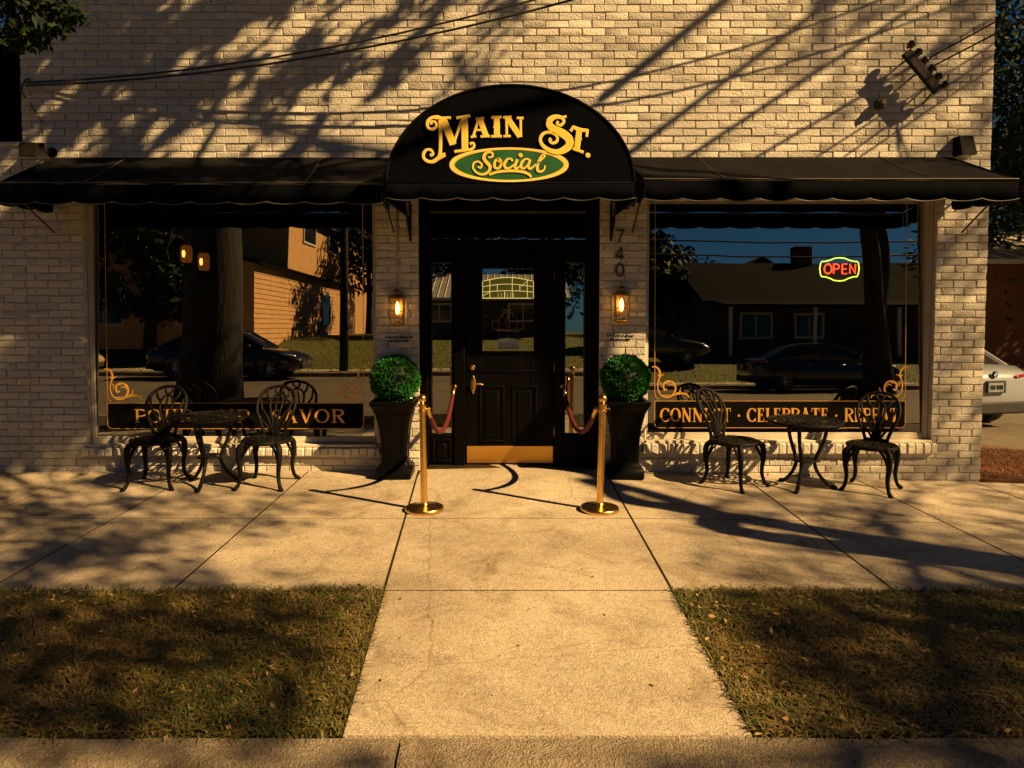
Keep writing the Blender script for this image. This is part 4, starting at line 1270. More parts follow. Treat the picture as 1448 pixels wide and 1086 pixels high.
# street lines high over the pavement, out of shot, whose shadows streak the right of the wall
S_ = to_sun
def shadow_wire(p, q, tp, tq, r, label):
    a = Vector((p[0], 0, p[1])) + S_ * tp; b = Vector((q[0], 0, q[1])) + S_ * tq
    d = (b - a)
    cable(tuple(a - d * .05), tuple(b + d * .25), 0.0, r, label, 'service lines over the pavement')
SW = [((1.1, 3.0), (2.9, 4.35), 6.5, 8.5, .035), ((1.7, 3.0), (3.9, 4.45), 5.5, 7.0, .024), ((2.35, 3.0), (4.4, 4.20), 4.0, 4.6, .014),
      ((2.9, 3.0), (4.4, 3.96), 2.6, 2.8, .009), ((3.15, 3.0), (4.4, 3.86), 2.6, 2.8, .009), ((3.3, 3.0), (4.4, 3.74), 2.6, 2.8, .009), ((0.9, 3.55), (2.1, 4.5), 7.0, 9.5, .05)]
for k, (p, q, a, b_, r_) in enumerate(SW):
    shadow_wire(p, q, a, b_, r_, ['thick bundled service line high over the right pavement', 'service line second from the thick bundle', 'medium service line high over the right pavement', 'thin service line nearest the medium one',
                                 'thin service line between two others of its size', 'thin service line farthest to the right', 'heaviest service line crossing above the doorway'][k])

# ------------------------------------------------------------------ planters with clipped balls
def planter(x, y, label, label2, seed):
    z0 = gz(x, y)
    t = empty('planter', (x, y, z0), 0, label, 'planter', 'black planters flanking the door')
    def sq(r, z_, c=.012):
        return [(-r + c, -r, z_), (r - c, -r, z_), (r, -r + c, z_), (r, r - c, z_), (r - c, r, z_), (-r + c, r, z_), (-r, r - c, z_), (-r, -r + c, z_)]
    P = [(.155, 0), (.158, .01), (.158, .085), (.150, .098), (.128, .115), (.113, .16), (.112, .24), (.117, .34), (.127, .44), (.143, .53), (.166, .61), (.192, .665), (.200, .675), (.204, .70), (.200, .712), (.175, .712), (.165, .66)]
    fix_normals(MB().loft([sq(r, z_) for r, z_ in P]).build('pot', M['planter'], t, 'auto'))
    def rr(z_): return np.interp(z_, [p[1] for p in P[4:12]], [p[0] for p in P[4:12]])
    pn = MB()
    for k in range(4):
        c_, s_ = math.cos(k * PI / 2), math.sin(k * PI / 2)
        def mp(u, v, d):
            r = rr(v) + d
            return (u * c_ + r * s_, u * s_ - r * c_, v)
        zs = np.linspace(.175, .60, 12)
        fl = [(-(rr(z) - .035), z) for z in zs] + [((rr(z) - .035), z) for z in zs[::-1]]
        pn.stroke(fl + [fl[0]], .012, mp, -.001, .006, .0)
    pn.build('panel_trim', M['planter'], t)
    MB().lathe([(.16, .655), (.16, .665), (.0, .675)], 16).build('soil', M['soil'], t)
    tp = empty('topiary_ball', (x, y, z0 + .90), 0, label2, 'topiary', 'clipped green balls in the planters')
    g = np.random.default_rng(seed)
    n = 5200
    d = g.normal(size=(n, 3)); d /= np.linalg.norm(d, axis=1)[:, None]
    lump = 1 + .03 * np.sin(d[:, 0] * 7 + seed) * np.sin(d[:, 2] * 6) + .02 * np.sin(d[:, 1] * 11)
    rad = (.222 * lump * g.uniform(.92, 1.03, n))[:, None]
    leaves_mesh('crown', d * rad * np.array([1, 1, .96]), .030, M['topi'], tp, seed, aspect=.6)
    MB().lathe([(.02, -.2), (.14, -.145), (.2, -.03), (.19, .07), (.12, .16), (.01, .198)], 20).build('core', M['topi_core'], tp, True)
planter(-1.075, -.215, 'flared black planter on the left of the door below the clipped ball', 'clipped green topiary ball in the planter left of the door', 3)
planter(1.04, -.215, 'flared black planter on the right of the door under the house number', 'clipped green topiary ball in the planter under the number 740', 8)

# ------------------------------------------------------------------ brass stanchions and velvet ropes
def stanchion(x, y, label, lean):
    t = empty('stanchion', (x, y, gz(x, y)), 0, label, 'rope barrier post', 'brass rope barrier posts')
    MB().lathe([(.150, 0), (.152, .006), (.152, .022), (.146, .030), (.06, .042), (.035, .050), (.028, .062)], 40).build('base', M['brass'], t, 'auto')
    p = MB()
    p.lathe([(.026, .055), (.026, .77), (.033, .772), (.034, .79), (.027, .793), (.027, .815), (.034, .818), (.034, .832), (.018, .838), (.014, .85)], 24)
    p.tube([(.03, 0, .80), (.05, 0, .805), (.055, 0, .79)], .005, 6)
    p.build('post', M['brass'], t, 'auto')
    MB().lathe([(.004, .846)] + [(.034 * math.sin(a), .878 - .034 * math.cos(a)) for a in np.linspace(.3, PI - .02, 12)], 20).build('finial', M['brass'], t, True)
    t.rotation_euler = (0, lean, 0)
stanchion(-.684, -1.285, 'brass rope barrier post at the left edge of the walkway', R(-.7))
stanchion(.684, -1.285, 'brass rope barrier post at the right edge of the walkway', R(1.3))
def rope(a, b, s, label):
    pts = sag(a, b, s, 28)
    rr = [.014 + .007 * min(1, 6 * min(k, 28 - k) / 28) for k in range(29)]
    o = empty('velvet_rope', a, 0, label, 'rope', 'red velvet ropes')
    P = [(p[0] - a[0], p[1] - a[1], p[2] - a[2]) for p in pts]
    MB().tube(P[1:-1], rr[1:-1], 10).build('rope', M['velvet'], o, True)
    for q in (P[:3], P[-3:]): MB().tube(q, .019, 8).build('end_ferrule', M['brass'], o, True)
rope((-.655, -1.26, .80), (-.555, .09, .80), .30, 'red velvet rope sagging from the left brass post to the door frame')
rope((.655, -1.26, .80), (.495, .09, .80), .30, 'red velvet rope sagging from the right brass post to the door frame')
for x in (-.548, .488):
    o = MB().lathe([(.02, .0), (.02, -.008), (.008, -.012), (.008, -.02)], 10, (0, 0, 0), 'y').build('rope_hook', M['brass'], shop)
    o.location = (x, .098, .80)

# ------------------------------------------------------------------ cast iron bistro sets
def lattice(mb, r, z, th, rings, spokes, twist):
    for q in rings: mb.tube([(q * r * math.cos(a), q * r * math.sin(a), z) for a in np.linspace(0, 2 * PI, 36, endpoint=False)], th, 6, closed=True, squash=.5)
    for k in range(spokes):
        a0 = 2 * PI * k / spokes
        for tw in (twist, -twist):
            mb.tube([(q * r * math.cos(a0 + tw * q), q * r * math.sin(a0 + tw * q), z) for q in np.linspace(.12, 1, 7)], th * .9, 5, squash=.5)
def iron_chair():
    t = empty('iron_chair', (0, 0, 0), 0, 'x', 'chair', 'black cast iron chairs at the two tables')
    s = MB()
    lattice(s, .195, .405, .010, (.98, .72, .46, .2), 9, .9)
    s.tube([(.2 * math.cos(a), .2 * math.sin(a), .398) for a in np.linspace(0, 2 * PI, 36, endpoint=False)], .017, 8, closed=True)
    s.lathe([(.185, .392), (.19, .396), (.185, .400)], 28)
    s.build('seat', M['black_iron'], t, True)
    def bk(u, v): return (u, .175 + .16 * (v / .42) - .05 * math.sin(PI * v / .42), .405 + v)
    half = [(.092, -.01), (.098, .04), (.128, .12), (.162, .20), (.176, .27), (.160, .345), (.110, .40), (.05, .422)]
    hoop = [(u, v) for u, v in half] + [(0, .428)] + [(-u, v) for u, v in half[::-1]]
    b = MB()
    b.tube([bk(*p) for p in spline(hoop, 5)], .015, 8)
    for sx in (-1, 1):
        for l, w in ((((.01, .0), (.035, .10), (.085, .19), (.13, .25), (.150, .33)), [.012, .010, .007]),
                     (((.006, .0), (.014, .12), (.045, .22), (.055, .30), (.02, .35), (.0, .345)), [.011, .009, .007]),
                     (((.03, .02), (.07, .09), (.115, .13), (.150, .18)), [.010, .008, .006]),
                     (((.055, .30), (.095, .345), (.105, .395)), [.007, .010, .006]),
                     (((.0, .36), (.03, .385), (.03, .415)), [.006, .009, .006])):
            b.tube([bk(sx * u, v) for u, v in spline(l, 4)], [q * 1.3 for q in w], 6)
    b.tube([bk(0, v) for v in (.0, .12, .25, .345)], [.013, .010, .008], 6)
    b.tube([bk(u, .02) for u in (-.095, 0, .095)], .011, 6)
    b.build('backrest', M['black_iron'], t, True)
    for sx in (-1, 1):
        for sy in (-1, 1):
            l = MB()
            fy = -.150 if sy < 0 else .135
            dy_ = -1 if sy < 0 else 1
            path = spline([(sx * .135, fy, .395), (sx * .175, fy + dy_ * .030, .355), (sx * .178, fy + dy_ * .038, .26), (sx * .165, fy + dy_ * .030, .14), (sx * .178, fy + dy_ * .045, .05), (sx * .205, fy + dy_ * .075, .008)], 4)
            l.tube(path, [.024, .027, .023, .018, .016, .021], 8)
            l.tube(spline([(sx * .085, fy, .388), (sx * .125, fy + dy_ * .01, .345), (sx * .160, fy + dy_ * .03, .25), (sx * .164, fy + dy_ * .032, .17)], 4), [.013, .011, .010, .008], 6)
            l.tube(spline([(sx * .14, fy * .55, .388), (sx * .155, fy * .8, .34), (sx * .172, fy + dy_ * .02, .25)], 4), [.010, .008, .006], 6)
            for q in (.33, .285, .24): l.tube([(sx * .172, fy + dy_ * .034, q), (sx * (.150 - (.33 - q) * .05), fy + dy_ * .022, q - .006)], .006, 5)
            l.lathe([(.02, 0), (.021, .008), (.014, .018)], 10, (sx * .205, fy + dy_ * .075, 0))
            l.build('leg', M['black_iron'], t, True)
    return t
ch = iron_chair()
places = [(-3.14, -.50, R(4), 'black iron chair on the left pavement, at the left side of its table'),
          (-2.165, -.50, R(-3), 'black iron chair nearest the door on the left pavement, right of its table'),
          (1.985, -.42, R(40), 'black iron chair turned toward the table, nearest the right planter'),
          (3.20, -.46, R(-37), 'black iron chair at the far right by the brick corner pier')]
for i, (x, y, a, lab) in enumerate(places):
    o = ch if i == 0 else copy_tree(ch)
    o.location = (x, y, gz(x, y)); o.rotation_euler = (0, 0, a); o['label'] = lab
def iron_table():
    t = empty('iron_table', (0, 0, 0), 0, 'x', 'table', 'black cast iron bistro tables')
    s = MB()
    lattice(s, .30, .648, .0105, (.97, .8, .62, .44, .26, .1), 14, .8)
    t.scale = (1, 1, .93)
    s.tube([(.315 * math.cos(a), .315 * math.sin(a), .645) for a in np.linspace(0, 2 * PI, 44, endpoint=False)], .014, 8, closed=True)
    s.tube([(.296 * math.cos(a), .296 * math.sin(a), .628) for a in np.linspace(0, 2 * PI, 44, endpoint=False)], .010, 6, closed=True)
    s.build('tabletop', M['black_iron'], t, True)
    for k in range(3):
        a = 2 * PI * k / 3 + R(20)
        l = MB()
        pr_ = [(.17, .635), (.185, .56), (.165, .45), (.105, .30), (.095, .22), (.14, .12), (.22, .03), (.275, .012)]
        l.tube(spline([(r * math.cos(a), r * math.sin(a), z) for r, z in pr_], 4), [.018, .017, .016, .017, .016, .016, .018, .021], 8)
        l.lathe([(.02, 0), (.02, .012), (.012, .022)], 10, (.275 * math.cos(a), .275 * math.sin(a), 0))
        l.build('leg', M['black_iron'], t, True)
    h = MB()
    lattice(h, .095, .275, .008, (1, .5), 6, .5)
    h.tube([(.1 * math.cos(a), .1 * math.sin(a), .272) for a in np.linspace(0, 2 * PI, 30, endpoint=False)], .010, 6, closed=True)
    h.build('lower_ring', M['black_iron'], t, True)
    return t
tb = iron_table()
for i, (x, y, a, lab) in enumerate([(-2.675, -.50, R(10), 'round black iron table between the two chairs left of the door'), (2.60, -.46, R(-25), 'round black iron table between the two chairs right of the door')]):
    o = tb if i == 0 else copy_tree(tb)
    o.location = (x, y, gz(x, y)); o.rotation_euler = (0, 0, a); o['label'] = lab

# ------------------------------------------------------------------ things inside the windows
def pendant(x, y, z, label):
    t = empty('pendant_lamp', (x, y, z), 0, label, 'pendant lamp', 'amber pendant lamps inside the left window')
    MB().lathe([(.045, -.10), (.062, -.08), (.066, .06), (.05, .10)], 16).build('shade', M['pendant_glow'], t, True)
    MB().lathe([(.012, -.04), (.02, .0), (.012, .04)], 10, (0, -.075, 0)).build('bulb', emat('pendant_bulb', (1, .40, .08), 3), t, True)
    MB().lathe([(.05, .1005), (.055, .12), (.012, .14)], 14).tube([(0, 0, .14), (0, 0, 2.98 - z)], .005, 5).build('cord', M['dark_bronze'], t)
pendant(-3.80, 1.7, 2.15, 'higher amber glass pendant lamp glowing inside the left window')
pendant(-3.62, 1.75, 2.06, 'lower amber glass pendant lamp glowing inside the left window')
ns = empty('neon_sign', (3.20, .30, 1.93), 0, 'OPEN neon sign with a yellow green border hanging in the right window', 'sign')
NR = emat('red_neon', (1.0, .05, .015), 4.0); NY = emat('yellow_green_neon', (.72, 1.0, .05), 1.9)
W_, H_ = .185, .115
brd = [(-W_, -.05), (-W_ - .008, 0), (-W_, .055), (-W_ + .012, .072), (-W_ + .05, .074), (-.09, .086), (-.05, .104), (0, .108), (.05, .104), (.09, .086), (W_ - .05, .074), (W_ - .012, .072), (W_, .055), (W_ + .008, 0), (W_, -.05), (W_ - .012, -.075), (W_ - .05, -.078), (.09, -.092), (.05, -.112), (0, -.118), (-.05, -.112), (-.09, -.092), (-W_ + .05, -.078), (-W_ + .012, -.075)]
bt = MB().tube([(u, -.022, v) for u, v in brd], .0062, 6, closed=True); bt.build('border_tube', NY, ns, True)
lt = MB()
def nt_(pts): lt.tube([(x, -.03, z) for x, z in pts], .0068, 6)
hN = .046
lt.tube([(-.115 + .036 * math.cos(a), -.03, hN * math.sin(a)) for a in np.linspace(0, 2 * PI, 22, endpoint=False)], .0068, 6, closed=True)
nt_([(-.060, -hN), (-.060, hN)]); nt_([(-.060, hN), (-.028, hN), (-.010, .035), (-.006, .022), (-.012, .006), (-.028, -.002), (-.060, -.002)])
nt_([(.070, hN), (.024, hN), (.024, -hN), (.070, -hN)]); nt_([(.024, 0), (.062, 0)])
nt_([(.098, -hN), (.098, hN), (.152, -hN), (.152, hN)])
lt.build('letter_tube', NR, ns, True)
bp_ = MB(); ring = [(u * .96, v * .96) for u, v in brd]; n_ = len(ring)
bp_.add([(u, -.008, v) for u, v in ring] + [(u, .004, v) for u, v in ring], [tuple(range(n_)), tuple(range(n_, 2 * n_))[::-1]] + [(k, (k + 1) % n_, n_ + (k + 1) % n_, n_ + k) for k in range(n_)])
bp_.build('backing', M['interior'], ns)
cc = MB()
for sx in (-1, 1): cc.tube([(sx * .06, 0, .10), (sx * .02, 0, .62)], .002, 4)
cc.build('hanging_cord', M['conduit'], ns)

# ------------------------------------------------------------------ trees
def tree(label, trunk, limbs, clusters, per, spread, size, mat, group, seed, squash=.7, name='oak_tree', cat='tree', keep=None):
    base = trunk[0][:3]
    t = empty(name, base, 0, label, cat, group)
    B = Vector(base)
    tb_ = MB()
    def add(path, rad, n=10):
        p = spline(path, 4)
        tb_.tube([tuple(Vector(q) - B) for q in p], rad, n)
        return p
    skel = []
    p = add([q[:3] for q in trunk], [q[3] for q in trunk], 16)
    skel += p[len(p) // 3:]
    for l in limbs:
        skel += add([q[:3] for q in l], [q[3] for q in l], 9)[2:]
    g = np.random.default_rng(seed)
    SK = np.array(skel)
    for c in clusters:
        c = np.array(c[:3])
        d = np.linalg.norm(SK - c, axis=1) + .6 * np.maximum(SK[:, 2] - c[2] + .2, 0)
        s = SK[int(np.argmin(d))]
        mid = (s + c) / 2 + g.normal(0, .12, 3) * np.linalg.norm(c - s) * .3
        if keep is not None and keep(np.array([s + (c - s) * q for q in np.linspace(.1, 1, 12)])).min() < .2: continue
        tb_.tube([tuple(Vector(q) - B) for q in spline([s, mid, c], 3)], [.028, .018, .007], 5)
    tb_.build('trunk', M['bark'], t, True)
    pts = []
    for c in clusters:
        r_ = c[3] if len(c) > 3 else spread
        k = int(per * (c[4] if len(c) > 4 else 1))
        e = g.normal(size=(k, 3)); e /= np.linalg.norm(e, axis=1)[:, None]
        e *= (g.uniform(0, 1, k) ** .45 * r_)[:, None]; e[:, 2] *= squash
        pts.append(np.array(c[:3]) + e)
    A = np.concatenate(pts)
    if keep is not None: A = A[g.uniform(0, 1, len(A)) < keep(A)]
    leaves_mesh('crown', A - np.array(base[:3]), size, mat, t, seed + 1, aspect=.42)
    return t

# gaps in the oak's crown: (x, z) of sunlit patches on the wall, half length and half width along the slant of the light
GAPS = [(-4.2, 3.50, .24, .07), (-4.42, 3.10, .2, .07), (-3.45, 3.80, .15, .06), (-3.0, 3.85, .2, .07), (-2.45, 4.03, .36, .11), (-2.0, 4.15, .36, .1), (-1.52, 4.2, .34, .11), (-1.2, 4.35, .2, .08),
        (-2.6, 3.40, .24, .1), (-3.3, 3.2, .18, .06), (-2.15, 3.14, .46, .12), (-1.6, 3.18, .42, .15), (-1.48, 3.56, .34, .13), (-1.88, 3.50, .28, .08), (-3.6, 3.52, .14, .06), (-1.15, 4.0, .22, .1), (-1.28, 3.10, .3, .13), (-.75, 3.7, .3, .14), (-.5, 4.1, .3, .12), (-2.2, 3.8, .2, .06)]
def oak_keep(P):
    P = np.asarray(P); S3 = np.array(S_)
    tw = P[:, 1] / S3[1]; tg = P[:, 2] / S3[2]; td = (P[:, 1] + 1.15) / S3[1]
    Wp = P - S3 * tw[:, None]; Gp = P - S3 * tg[:, None]; Dp = P - S3 * td[:, None]
    k = np.ones(len(P))
    wall_ = tw < tg
    for (x, z, a, b) in GAPS:
        du = (Wp[:, 0] - x) * .78 + (Wp[:, 2] - z) * .62; dv = -(Wp[:, 0] - x) * .62 + (Wp[:, 2] - z) * .78
        k = np.where(wall_ & ((du / a) ** 2 + (dv / b) ** 2 < 1), .04, k)
    k = np.where(wall_ & (Wp[:, 0] > .1) & (Wp[:, 0] < 2.6), .05, k)
    k = np.where(wall_ & (Wp[:, 0] > -1.0) & (Wp[:, 0] <= .1), k * .55, k)
    cl_ = (~wall_) & (Gp[:, 0] > -.85) & (Gp[:, 0] < 1.15) & (Gp[:, 1] > -4.35)
    k = np.where(cl_, .05, k)
    dm_ = ((Dp[:, 0] / 1.05) ** 2 + ((Dp[:, 2] - 2.5) / .85) ** 2 < 1) & (Dp[:, 2] > 2.3)
    return np.where(dm_, .02, k)
# the live oak on the verge to the right (out of shot); its leaf clumps are placed to shade the wall, verge and pavement edges
g = np.random.default_rng(21)
CL = []
def aim_wall(n, x0, x1, z0, z1, t0, t1, r0=.22, r1=.45, dens=1.0, prob=None):
    k = 0
    while k < n:
        x, z = g.uniform(x0, x1), g.uniform(z0, z1)
        if prob and g.uniform() > prob(x, z): continue
        p = Vector((x, 0, z)) + S_ * g.uniform(t0, t1)
        CL.append((p.x, p.y, p.z, g.uniform(r0, r1), dens)); k += 1
def aim_ground(n, x0, x1, y0, y1, t0, t1, r0=.25, r1=.5, dens=1.0):
    for _ in range(n):
        p = Vector((g.uniform(x0, x1), g.uniform(y0, y1), 0)) + S_ * g.uniform(t0, t1)
        CL.append((p.x, p.y, p.z, g.uniform(r0, r1), dens))
aim_wall(64, -5.2, -.1, 2.9, 5.2, 4.6, 7.6, .2, .38, 2.3, prob=lambda x, z: np.clip(1.0 - .17 * (x + 4.6) + .14 * (z - 3.5), .10, 1))
aim_wall(10, -5.2, -3.9, .1, 1.0, 12, 15, .2, .35)
aim_ground(16, -4.6, -1.6, -2.7, -.4, 12, 16, .22, .4)
aim_ground(26, -5.4, -2.6, -2.8, -.3, 13, 16.5, .3, .6, 1.1)
aim_ground(40, -4.6, -1.0, -4.6, -3.0, 12.5, 17, .6, 1.0, dens=1.25)
aim_ground(52, 1.3, 4.8, -4.6, -2.9, 12.5, 17, .6, 1.0, dens=1.25)
aim_ground(34, 1.7, 5.4, -2.9, -.5, 14, 17.5, .6, 1.0, 1.2)
aim_ground(3, -.9, -.4, -4.6, -3.9, 14, 17, .4, .7, .7)
aim_ground(5, .5, 1.3, -4.7, -3.3, 14, 17, .4, .7, .8)
aim_ground(7, -4.6, 4.6, -4.8, -4.2, 14, 17, .4, .7, .8)
aim_ground(22, -5, -1.8, -4.6, -3.0, 13, 16.5, .6, 1.0)
aim_ground(16, 2.6, 5, -4.6, -3.0, 13, 16.5, .6, 1.0)
for _ in range(16):
    p = Vector((g.uniform(-4.4, -1.2), -.45, 2.75)) + S_ * g.uniform(9, 12)
    CL.append((p.x, p.y, p.z, g.uniform(.25, .4), 1.6))
aim_wall(12, -5.0, -3.9, .1, 1.2, 9, 12, .2, .35, 1.3)
aim_ground(16, -4.4, -1.9, -2.8, -1.2, 13, 16.5, .5, .8, .8)
aim_wall(16, 3.9, 4.7, .0, 2.3, 11, 14, .4, .6, .75)
aim_wall(8, 3.6, 4.8, 2.9, 3.9, 11, 14, .4, .6, .6)
aim_wall(14, -5.2, -4.0, .9, 2.0, 11, 14, .3, .5)
aim_wall(14, -4.8, -3.0, 3.6, 5.0, 4.8, 7.5, .25, .4, 2.0)
aim_wall(16, 2.6, 4.8, 3.9, 5.2, 11, 14, .5, .8, .8)
TR = [(5.42, -3.68, -.1, .30), (5.40, -3.66, .35, .23), (5.36, -3.68, 1.0, .20), (5.34, -3.72, 1.55, .19)]
LM = [[(5.36, -3.68, 1.3, .15), (5.24, -3.52, 2.3, .125), (5.2, -3.46, 3.4, .11), (6.3, -4.05, 4.7, .09), (7.9, -4.2, 6.4, .07), (7.2, -4.0, 7.8, .05), (3.9, -3.7, 9.0, .03)],
      [(5.34, -3.72, 1.4, .15), (5.58, -3.95, 2.4, .13), (5.72, -4.15, 3.6, .12), (7.2, -4.6, 4.9, .11), (8.6, -5.0, 6.6, .09), (9.6, -5.6, 7.8, .06), (11.5, -7.2, 8.8, .03)],
      [(7.2, -4.6, 4.9, .09), (9.0, -5.6, 6.0, .07), (10.6, -7.0, 7.0, .05), (12.5, -8.6, 8.0, .03)],
      [(7.9, -4.2, 6.4, .06), (7.8, -4.0, 8.0, .05), (6.0, -3.8, 9.6, .03)],
      [(7.2, -4.0, 7.8, .05), (5.0, -3.2, 7.6, .035), (2.8, -2.7, 7.2, .025), (.6, -2.3, 6.9, .014)],
      [(10.6, -7.0, 7.0, .05), (10.6, -8.6, 7.5, .04), (10.8, -9.6, 8.0, .03)],
      [(7.2, -4.0, 7.8, .05), (5.6, -4.6, 8.2, .04), (4.4, -5.6, 8.3, .025)]]
tree('spreading live oak with a forked trunk on the verge to the right', TR, LM, CL, 66, .4, .13, M['leaf'], 'street trees on the near verge', 41, name='live_oak', keep=oak_keep)

# thick oak on the verge to the left, mirrored in the left window, one bough hanging before the wall
CL2 = []
for _ in range(46):
    a, r_, z = g.uniform(0, 2 * PI), g.uniform(.5, 4.2), g.uniform(6.2, 9.5)
    CL2.append((-5.6 + r_ * math.cos(a) * 1.1, -4.2 + r_ * math.sin(a) * .8, z, .55, 1))
HANG = [(-3.35, -1.9, 3.40), (-3.18, -1.95, 3.38), (-3.42, -1.9, 3.62), (-3.28, -1.95, 3.72), (-3.30, -1.9, 3.48), (-3.12, -2.0, 3.60), (-3.02, -2.0, 3.46), (-3.5, -1.9, 3.78), (-3.12, -2.0, 3.75), (-2.92, -2.0, 3.53)]
for h_ in HANG: CL2.append((*h_, .12, .8))
TR2 = [(-4.42, -3.55, -.1, .66), (-4.40, -3.55, .25, .50), (-4.36, -3.56, .9, .42), (-4.34, -3.58, 2.2, .40), (-4.4, -3.6, 3.8, .38), (-4.6, -3.7, 5.2, .34)]
LM2 = [[(-4.6, -3.7, 5.0, .26), (-6.0, -4.4, 6.4, .18), (-7.4, -5.2, 7.4, .07)], [(-4.6, -3.7, 5.0, .24), (-4.4, -5.2, 6.6, .15), (-3.8, -6.6, 7.6, .06)],
       [(-4.5, -3.65, 4.4, .12), (-4.0, -2.6, 4.9, .07), (-3.6, -2.1, 4.4, .03), (-3.35, -1.95, 3.7, .012)], [(-4.6, -3.7, 5.1, .22), (-5.6, -2.6, 6.6, .14), (-6.6, -2.0, 7.6, .06)]]
tree('massive dark oak trunk on the left verge, mirrored in the left window', TR2, LM2, CL2, 110, .5, .075, M['leaf_dark'], 'street trees on the near verge', 52, name='live_oak')

def simple_tree(x, y, z0, h, r, label, group, seed, per=170, size=.3, mat='leaf_dark', low=.25, ncl=26):
    g2 = np.random.default_rng(seed)
    cl = []
    for _ in range(ncl):
        v = g2.normal(size=3); v /= np.linalg.norm(v); v *= g2.uniform(.35, 1)
        cz = z0 + h * (low + (1 - low) * .5) + v[2] * h * (1 - low) * .5
        cl.append((x + v[0] * r, y + v[1] * r, cz, r * g2.uniform(.28, .5), 1))
    tree(label, [(x, y, z0 - .2, .3), (x + .05, y, z0 + h * .25, .2), (x - .05, y + .1, z0 + h * .6, .1)],
         [[(x, y, z0 + h * .3, .12), (x + r * .4, y + .2, z0 + h * .6, .05)], [(x, y, z0 + h * .3, .12), (x - r * .4, y - .2, z0 + h * .65, .05)]],
         cl, per, .5, size, M[mat], group, seed, name='leafy_tree')
simple_tree(12.0, 14.8, -.5, 10.6, 3.9, 'dense dark green tree beyond the corner of the shop', 'trees behind the side lot', 61, 520, .21, ncl=70, low=.08)
simple_tree(15.2, 8.6, -.5, 9.5, 3.4, 'broad unseen tree added at the right of the side lot to shade the brown building', 'trees behind the side lot', 64, 420, .24, ncl=60, low=.15)  # out of view, added to keep sun off the brown wall
simple_tree(15.5, 17.5, -.5, 8.5, 3.2, 'taller tree behind the metal roofed building at the right', 'trees behind the side lot', 62, 260, .25, ncl=34, low=.12)
simple_tree(-9.6, 10.5, -.3, 9.0, 2.8, 'dark tree behind the low brick wing at the left edge', 'trees behind the brick wing', 63, 300, .2, ncl=30, low=.3)
for k, (x, y, h_, r_, lab) in enumerate([(-13.6, -20.6, 8.5, 2.5, 'dark leafy tree before the front of the orange weatherboard house'), (-17.5, -26, 10.5, 4.2, 'wide dark tree across the street at the far left of the left window reflection'), (-24, -30, 11, 5, 'tall dark tree across the street left of the parked pale car'),
        (-4.6, -33, 9.5, 3.6, 'round tree across the street behind the lit weatherboard house'), (6.8, -33, 7.4, 3.3, 'bushy tree across the street left of the porch house'), (2.2, -40, 9, 3.6, 'tree across the street behind the metal roofed shed'),
        (10.8, -37, 6.8, 2.8, 'lower tree across the street behind the porch house ridge'), (27, -34, 9, 4.5, 'big tree across the street right of the porch house'), (-9.5, -42, 10, 4.5, 'tree across the street over the roof of the lit house')]):
    simple_tree(x, y, lawnz(x, y), h_ - lawnz(x, y), r_, lab, 'trees across the street', 70 + k, 150, .42, ncl=30, low=.18)

# ------------------------------------------------------------------ across the street and beside the shop
M['clap'] = pmat('orange_weatherboard', (.62, .36, .14), (.52, .28, .10), scale=3, rough=.7, bump=.2, bscale=20)
M['dkwall'] = pmat('dark_house_wall', (.06, .05, .045), (.045, .038, .034), scale=3, rough=.8)
M['cream'] = pmat('cream_house_wall', (.40, .33, .22), (.34, .27, .17), scale=3, rough=.8)
M['brown_wall'] = pmat('orange_brown_stucco', (.13, .050, .014), (.09, .034, .010), scale=1.5, rough=.85, bump=.15)
M['shingle'] = pmat('dark_shingle', (.006, .006, .006), (.003, .003, .003), scale=20, rough=.95, bump=.3, bscale=40, spec=.03)
M['tin'] = pmat('pale_tin_roof', (.52, .50, .44), (.40, .37, .31), scale=4, rough=.45, metal=.3)
M['trim'] = pmat('white_trim', (.60, .56, .48), (.52, .48, .40), scale=6, rough=.6)

